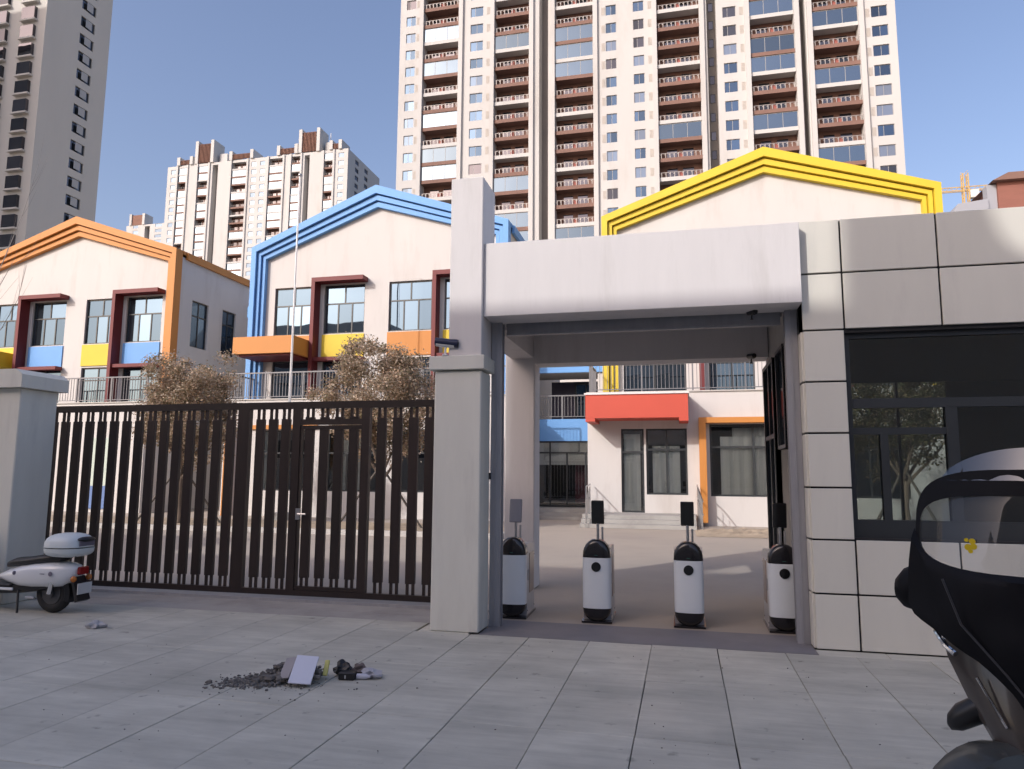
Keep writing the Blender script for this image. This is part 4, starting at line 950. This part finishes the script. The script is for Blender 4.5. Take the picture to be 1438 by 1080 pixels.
def scooter(label, body, dark, topcase, screen, loc, heading):
    t = thing('motor_scooter', label, 'scooter')
    FO = 0.0 if screen else .25
    class MB(globals()['MB']):
        def mesh(s_, *a, **k):
            # the front assembly sits further forward on the longer scooter
            s_.v = [(x+FO*min(1, max(0, (x-.02)/.25)), y, z) for x, y, z in s_.v]
            return super().mesh(*a, **k)
    FY = -.13 if screen else 0.0
    def turned(mb):
        # the front wheel stands turned to the side on its stand
        if screen:
            m = Matrix.Translation((.56, FY, 0)) @ Matrix.Rotation(R(-32), 4, 'Z') @ Matrix.Translation((-.56, 0, 0)); mb.v = [tuple(m @ Vector(v)) for v in mb.v]
        return mb
    for xw, nm in ((-.62, 'rear'), (.60, 'front')):
        tn = turned if xw > 0 else (lambda q: q); big = 1.28 if (screen and xw > 0) else 1.0
        o = tn(MB().torus((xw, 0, .225*big), .165*big, .06*big, flat=1.0)).build('wheel', M_tyre, t, True)
        tn(MB().disc((xw, 0, .225*big), .125*big, 'y', .10, 28).disc((xw, 0, .225*big), .05, 'y', .16, 16)).build('rim', mat('rim_dark_alloy', (.10, .10, .105), .4, metal=.6), o, True)
    secs = [(-.95, .48, .04, .03), (-.90, .46, .10, .09), (-.80, .44, .145, .135), (-.62, .43, .165, .155), (-.42, .42, .17, .155), (-.24, .41, .165, .135), (-.08, .405, .14, .09), (.05, .40, .09, .03)]
    MB().loft([ring((x, 0, z), a, b_, 18, 2.6) for x, z, a, b_ in secs]).build('body_shell', body, t, True)
    MB().loft([ring((x, 0, z), a, b_, 14, 3) for x, z, a, b_ in ((-.82, .33, .06, .03), (-.6, .31, .12, .05), (-.2, .27, .14, .06), (.1, .24, .15, .05), (.36, .24, .15, .04), (.44, .27, .12, .03))]).build('belly', dark, t, True)
    MB().cbox(-.16, .40, -.16, .16, .295, .325, .01).build('footboard', M_black, t)
    for s in (-1, 1): MB().cbox(-.20, .42, s*.155-.01, s*.155+.01, .255, .285, .006).build('sill_strip', body, t)
    MB().loft([ring((x, 0, z), a, b_, 16, 2.4) for x, z, a, b_ in ((-.76, .625, .08, .025), (-.72, .625, .115, .045), (-.5, .605, .135, .055), (-.3, .575, .14, .05), (-.12, .56, .125, .05), (-.02, .535, .09, .04), (.02, .51, .05, .02))]).build('seat', M_vinyl, t, True)
    ap = []
    for z, w_, x in (((.34, .06, .50), (.44, .10, .53), (.55, .17, .53), (.69, .27, .50), (.83, .36, .46), (.94, .40, .42), (1.02, .34, .40), (1.08, .2, .38)) if screen else ((.27, .12, .43), (.40, .175, .44), (.55, .19, .44), (.70, .175, .42), (.82, .14, .40), (.88, .09, .385))):
        ap.append([(x+.055*math.cos(a)*(1 if math.cos(a) > 0 else .4)-(1.0*(w_*math.sin(a))**2 if screen else 0), w_*math.sin(a), z) for a in [2*math.pi*k/18 for k in range(18)]])
    MB().loft(ap).build('leg_shield', body, t, True)
    MB().tube([(.60, 0, .225), (.47, 0, .60), (.40, 0, .90)], .028, 10).build('steering_column', M_black, t, True)
    for s in (-1, 1): MB().tube([(.60, s*.075, .225), (.53, s*.075, .45)], .02, 8).build('fork', M_steel, t, True)
    turned(arc_fender((.60, 0, .225), .35 if screen else .255, .10 if screen else .085, R(20), R(165))).build('front_fender', mat('fairing_grey', (.045, .047, .042), .35, coat=.3) if screen else body, t, True)
    arc_fender((-.62, 0, .225), .26, .08, R(35), R(200)).build('rear_fender', M_black, t, True)
    MB().blob((.44, 0, .93), (.13, .15, .085), 18, 10, .8).build('headlight_nacelle', body, t, True)
    MB().blob((.55, 0, .93), (.035, .075, .05), 16, 8).build('headlight', M_chrome, t, True)
    hb = MB().tube([(.30, -.36, .98), (.36, -.18, .97), (.38, 0, .95), (.36, .18, .97), (.30, .36, .98)], .013, 8).build('handlebar', M_chrome, t, True)
    for s in (-1, 1):
        MB().tube([(.275, s*.40, .985), (.33, s*.27, .975)], .021, 10).build('grip', M_black, hb, True)
        m_ = MB().tube([(.36, s*.2, .98), (.34, s*.3, 1.13)], .007, 6); m_.blob((.335, s*.31, 1.16), (.018, .07, .045), 14, 8); m_.build('mirror', M_black, t, True)
    MB().cbox(-1.0, -.955, -.07, .07, .44, .53, .012).build('tail_light', M_redl, t)
    for s in (-1, 1): MB().blob((-.96, s*.11, .40), (.035, .03, .035), 12, 8).build('indicator', M_amber, t, True)
    MB().box(-1.02, -1.01, -.10, .10, .23, .35).build('number_plate', mat('plate_pale', (.55, .56, .56), .5, var=.1), t)
    MB().prism_xz([(-.93, .42), (-.90, .42), (-.98, .14), (-1.02, .16)], -.09, .09).build('mud_flap', M_black, t)
    for s in (-1, 1): MB().tube([(-.66, s*.12, .23), (-.70, s*.12, .42)], .028, 10).build('shock_absorber', M_chrome, t, True)
    MB().tube([(-.25, .13, .26), (-.33, .2, .02)], .012, 8).tube([(-.25, -.13, .26), (-.33, -.17, .02)], .012, 8).build('stand', M_black, t)
    MB().cbox(-.52, -.40, -.185, -.165, .175, .20, .004).cbox(-.52, -.40, .165, .185, .175, .20, .004).build('footpeg', M_steel, t)
    for s in (-1, 1):
        MB().disc((-.70, s*.168, .455), .026, 'y', .006, 16).build('emblem', M_lilac, t)
        MB().disc((-.20, s*.152, .45), .022, 'y', .02, 16).disc((-.20, s*.163, .45), .012, 'y', .01, 12).build('emblem', M_lilac, t)
        MB().box(-.62, -.56, s*.168-.002, s*.168+.002, .448, .456).build('emblem', M_lilac, t)
    if topcase:
        rk = MB()
        for s in (-1, 1): rk.tube([(-.42, s*.09, .55), (-.58, s*.09, .645), (-.95, s*.09, .655)], .012, 8)
        rk.build('rack', M_chrome, t, True)
        f = lambda p: Vector((p.x+.06*(p.z-.72), p.y, p.z))
        tc = MB().blob((-.77, 0, .735), (.235, .21, .105), 22, 12, .62, lambda p: Vector((p.x, p.y, min(p.z, .735)))).build('top_case', M_wbox, t, True)
        MB().blob((-.765, 0, .748), (.242, .216, .155), 22, 12, .72, lambda p: Vector((p.x, p.y, max(p.z, .748)))).build('lid', M_wbox, tc, True)
        MB().cbox(-1.01, -.995, -.11, .11, .76, .82, .006).build('reflector', M_lilac, tc)
        MB().blob((-.99, 0, .835), (.06, .12, .03), 12, 6).build('case_vent', M_black, tc, True)
    if screen:
        def X_(y, z): return .58-.75*y*y-.28*(z-1.2)
        def outl(cz_, ry, rz_, p, n=44): return [(q[1], q[2]) for q in ring((0, 0, cz_), ry, rz_, n, p)]
        inn = outl(1.375, .42, .155, 3.4)
        out_ = [(y*1.045, 1.375+(z-1.375)*1.68 if z > 1.375 else z-.012) for y, z in inn]
        V = [(X_(y, z), y, z) for y, z in inn]+[(X_(y, z), y, z) for y, z in out_]; n = len(inn)
        V += [(x-.015, y, z) for x, y, z in V]
        F = [(i, (i+1) % n, n+(i+1) % n, n+i) for i in range(n)]+[(2*n+i, 3*n+i, 3*n+(i+1) % n, 2*n+(i+1) % n) for i in range(n)]+[(n+i, n+(i+1) % n, 3*n+(i+1) % n, 3*n+i) for i in range(n)]+[(i, 2*n+i, 2*n+(i+1) % n, (i+1) % n) for i in range(n)]
        wsc = MB().add(V, F).build('windscreen', M_fabric, t, True)
        V = []; F = []; m_ = 24
        for j in range(9):
            z = 1.375+.150*(j/4-1)
            for i in range(m_+1):
                k = abs((z-1.375)/.155); wd = .42*(1-k**3.4)**(1/3.4); y = wd*(2*i/m_-1); V.append((X_(y, z)-.007, y, z))
        for j in range(8):
            for i in range(m_): a = j*(m_+1)+i; F.append((a, a+1, a+m_+2, a+m_+1))
        MB().add(V, F).build('clear_panel', M_screenc, wsc, True)
        V = []; F = []
        for i in range(21):
            y = -.33+.66*i/20; z1 = 1.60+.125*max(0, 1-(y/.33)**2)**.7; V += [(X_(y, 1.59), y, 1.59), (X_(y, z1)-.02, y, z1)]
        for i in range(20): F.append((2*i, 2*i+2, 2*i+3, 2*i+1))
        MB().add(V, F).build('visor', M_visor, wsc, True)
        stk = MB()
        for y, z, r_ in ((-.215, 1.318, .014), (-.20, 1.342, .012), (-.222, 1.346, .008), (-.195, 1.322, .013), (-.206, 1.303, .009)): stk.disc((X_(y, z)+.004, y, z), r_, 'x', .002, 10)
        stk.build('sticker', mat('sticker_yellow', (.75, .55, .02), .4), wsc)
        AP = [(1.26, .44), (1.17, .465), (1.07, .47), (1.02, .44), (.97, .36), (.92, .26), (.88, .18), (.80, .09), (.70, .03), (.6, .02)]
        V = []; F = []; nu, nv = 26, 22
        for j in range(nv+1):
            v = j/nv; z = 1.25-.50*v
            hw = next(a[1]+(b[1]-a[1])*(a[0]-z)/(a[0]-b[0]) for a, b in zip(AP, AP[1:]) if a[0] >= z-1e-6 >= b[0]-2e-6)
            for i in range(nu+1):
                u = 2*i/nu-1; y = hw*u; zt = 1.378-.158*max(0, 1-min(1, abs(y)/.42)**3.4)**(1/3.4)
                x = .60-.85*y*y+.04*math.sin(v*3.0)+.02*noise.noise((y*8, z*5, 1))+.012*noise.noise((y*20, z*7, 6)); zz = z+(zt-1.25)*max(0, 1-v*4)-.06*(1-u*u)*v+.02*noise.noise((y*5, z*5, 4))*min(1, v*5)
                if v < .02: x = X_(y, zz)+.006
                V.append((x, y, zz))
        for j in range(nv):
            for i in range(nu): a = j*(nu+1)+i; F.append((a, a+1, a+nu+2, a+nu+1))
        MB().add(V, F).build('wind_apron', M_fabric, t, True)
        for s in (-1, 1):
            MB().loft([ring((.30+.02*k, 0, 1.0), 0.001, .001, 12) for k in range(1)] if False else [[(.33+r_*math.cos(a), s*(.38+.165*k/5), 1.12+r_*1.15*math.sin(a)-.02*k/5) for a in [6.283*q/12 for q in range(12)]] for k, r_ in enumerate((.05, .075, .085, .085, .075, .04))]).build('handlebar_muff', M_fabric, t, True)
        MB().tube([(.43, -.36, .99), (.44, -.37, .95), (.47, -.33, .90), (.50, -.29, .88)], .012, 8).tube([(.45, -.31, .97), (.46, -.34, .93)], .009, 8).build('crash_bar', M_chrome, t, True)
        for s_ in (-1, 1):
            MB().loft([[(.42+.05*math.cos(a)*q, s_*(y+.03*math.sin(a)*q*.4), z+.055*math.sin(a)*q) for a in [6.283*k/12 for k in range(12)]] for y, z, q in ((.16, .68, .9), (.24, .655, 1.0), (.31, .61, .95), (.345, .585, .6), (.355, .575, .15))]).build('knee_guard', M_black, t, True)
            MB().tube([(.59, s_*.30, 1.19), (.61, s_*.24, 1.02), (.625, s_*.10, .86), (.63, s_*.03, .77)], .005, 6).build('apron_seam', mat('seam_piping', (.03, .03, .034), .5), t)
        MB().tube([(.50, -.22, .80), (.525, -.17, .72), (.55, -.12, .64)], .006, 6).build('trim_line', M_chrome, t, True)
    t.location = loc; t.rotation_euler.z = heading
    return t
scooter('white scooter with a rounded pale top case parked before the slatted gate', M_wbody, M_black, True, False, (-7.67, 7.02, 0), R(181))
scooter('black scooter with a clear windscreen and windproof apron parked before the guardhouse', M_bbody, M_black, False, True, (1.575, 3.70, 0), math.atan2(-.87, -.5))

# ================================================================== rubble and litter on the pavement
M_rub = mat('broken_concrete', (.15, .14, .13), .95, var=.3, scale=14, bump=.3, bscale=60)
def chunk(c, s, rr):
    mb = MB(); k = rr.uniform(0, 9)
    def f(p):
        d = Vector(p)-Vector(c); return Vector(c)+d*(1+.55*noise.noise(d/s*1.1+Vector((k, k, k))))
    mb.blob(c, (s*rr.uniform(.7, 1.3), s*rr.uniform(.7, 1.2), s*rr.uniform(.45, .8)), 7, 4, .8, f); return mb
rr = random.Random(12); mb = MB()
for i in range(800):
    u = rr.betavariate(2.2, 1.6); x = -3.60+.82*u+rr.gauss(0, .02); y = 5.10+.32*u-.06+rr.gauss(0, .085)
    hgt = .15*math.exp(-((x+2.98)/.26)**2-((y-5.33)/.14)**2); s = rr.uniform(.005, .016)*(1.35 if rr.random() < .2 else 1)
    q = chunk((x, y, hgt*rr.uniform(.3, 1)+s*.35), s, rr); mb.add(q.v, q.f)
for i in range(120):
    x = rr.gauss(-3.1, .35); y = rr.gauss(5.15, .2); s = rr.uniform(.003, .008); q = chunk((x, y, s*.4), s, rr); mb.add(q.v, q.f)
tag(mb.build('rubble', M_rub), 'heap of broken grey concrete rubble swept together on the paving', 'rubble', kind='stuff')
for i in range(12):
    x = rr.uniform(-3.3, -2.75); y = 5.0+.3*(x+3.6)/.8+rr.gauss(0, .06); hgt = .13*math.exp(-((x+2.98)/.26)**2-((y-5.33)/.14)**2); s = rr.uniform(.026, .042)
    tag(chunk((x, y, hgt+s*.3), s, rr).build('concrete_chunk', M_rub), 'fist sized chunk of broken concrete in the rubble heap', 'rubble', 'larger chunks in the rubble heap')
def tilted(mb, loc, rot):
    m = Matrix.Translation(loc) @ (Matrix.Rotation(rot[2], 4, 'Z') @ Matrix.Rotation(rot[1], 4, 'Y') @ Matrix.Rotation(rot[0], 4, 'X')); mb.v = [tuple(m @ Vector(v)) for v in mb.v]; return mb
tag(tilted(MB().cbox(-.085, .085, -.125, .125, -.006, .006, .002), (-2.86, 5.20, .11), (R(38), R(4), R(14))).build('foam_board', mat('foam_board_white', (.66, .67, .76), .7, var=.03)), 'white rectangular foam board leaning on the rubble heap', 'board')
tag(tilted(MB().cbox(-.05, .05, -.09, .09, -.008, .008, .002), (-3.0, 5.21, .11), (R(44), R(-12), R(-8))).build('cardboard_scrap', mat('cardboard_grey', (.33, .31, .32), .8, var=.12)), 'greyish cardboard scrap leaning beside the white foam board', 'cardboard')
tag(tilted(MB().cbox(-.018, .018, -.06, .06, -.01, .01, .004), (-2.755, 5.36, .09), (R(55), 0, R(10))).build('yellow_wrapper', mat('wrapper_yellow', (.55, .52, .16), .5)), 'crumpled yellow wrapper at the right edge of the foam board', 'wrapper')
bx_ = thing('black_carton', 'small crushed black carton with a white mark at the end of the rubble', 'carton', (-2.6, 5.42, 0))
tilted(MB().cbox(-.065, .065, -.04, .04, 0, .06, .008), (-2.6, 5.42, 0), (0, 0, R(8))).build('carton_shell', M_black, bx_)
tilted(MB().box(-.012, -.004, -.0415, -.0405, .015, .04), (-2.6, 5.42, 0), (0, 0, R(8))).build('white_mark', M_camw, bx_)
def crumple(name, c, s, m, label, cat, seed, flat=.5):
    r_ = random.Random(seed); k = r_.uniform(0, 20)
    def f(p):
        d = Vector(p)-Vector(c); q = Vector(c)+d*(1+.75*noise.noise(d/s*2.2+Vector((k, 0, 0)))); q.z = max(q.z, .002); return q
    return tag(MB().blob(c, (s, s*.8, s*flat), 14, 9, 1, f).build(name, m), label, cat)
crumple('black_bag', (-2.68, 5.50, .05), .07, M_black, 'crumpled black plastic bag behind the black carton', 'bag', 3, .8)
crumple('brown_bag', (-2.56, 5.55, .045), .06, mat('bag_brown', (.14, .11, .10), .6), 'crumpled brown plastic bag behind the black carton', 'bag', 5, .7)
crumple('plastic_sheet', (-2.45, 5.52, .03), .09, mat('sheet_grey', (.42, .42, .46), .4), 'crumpled pale plastic sheet beside the black carton', 'plastic', 7, .4)
crumple('crumpled_litter', (-5.95, 6.48, .03), .09, mat('litter_grey', (.40, .40, .42), .5), 'crumpled grey plastic litter lying alone on the paving near the white scooter', 'litter', 9, .45)
ct = thing('plastic_bottle', 'small clear plastic bottle lying beside the black carton', 'bottle', (-2.47, 5.44, 0))
MB().tube([(-2.53, 5.44, .022), (-2.46, 5.45, .022), (-2.435, 5.453, .022), (-2.42, 5.455, .022)], [.022, .022, .010, .009], 12).build('bottle_body', mat('bottle_clear', (.55, .55, .62), .15), ct, True)
MB().tube([(-2.42, 5.455, .022), (-2.40, 5.457, .022)], .011, 10).build('cap', mat('bottle_cap_dark', (.08, .08, .09), .4), ct, True)
# leaf-sized specks of grit on the slabs
rr = random.Random(77); mb = MB()
for i in range(150):
    x = rr.uniform(-8, 2.2); y = rr.uniform(3.6, 7.1); s = rr.uniform(.002, .006); q = chunk((x, y, s*.4), s, rr); mb.add(q.v, q.f)
tag(mb.build('grit', M_rub), 'loose grit scattered thinly over the paving slabs', 'grit', kind='stuff')
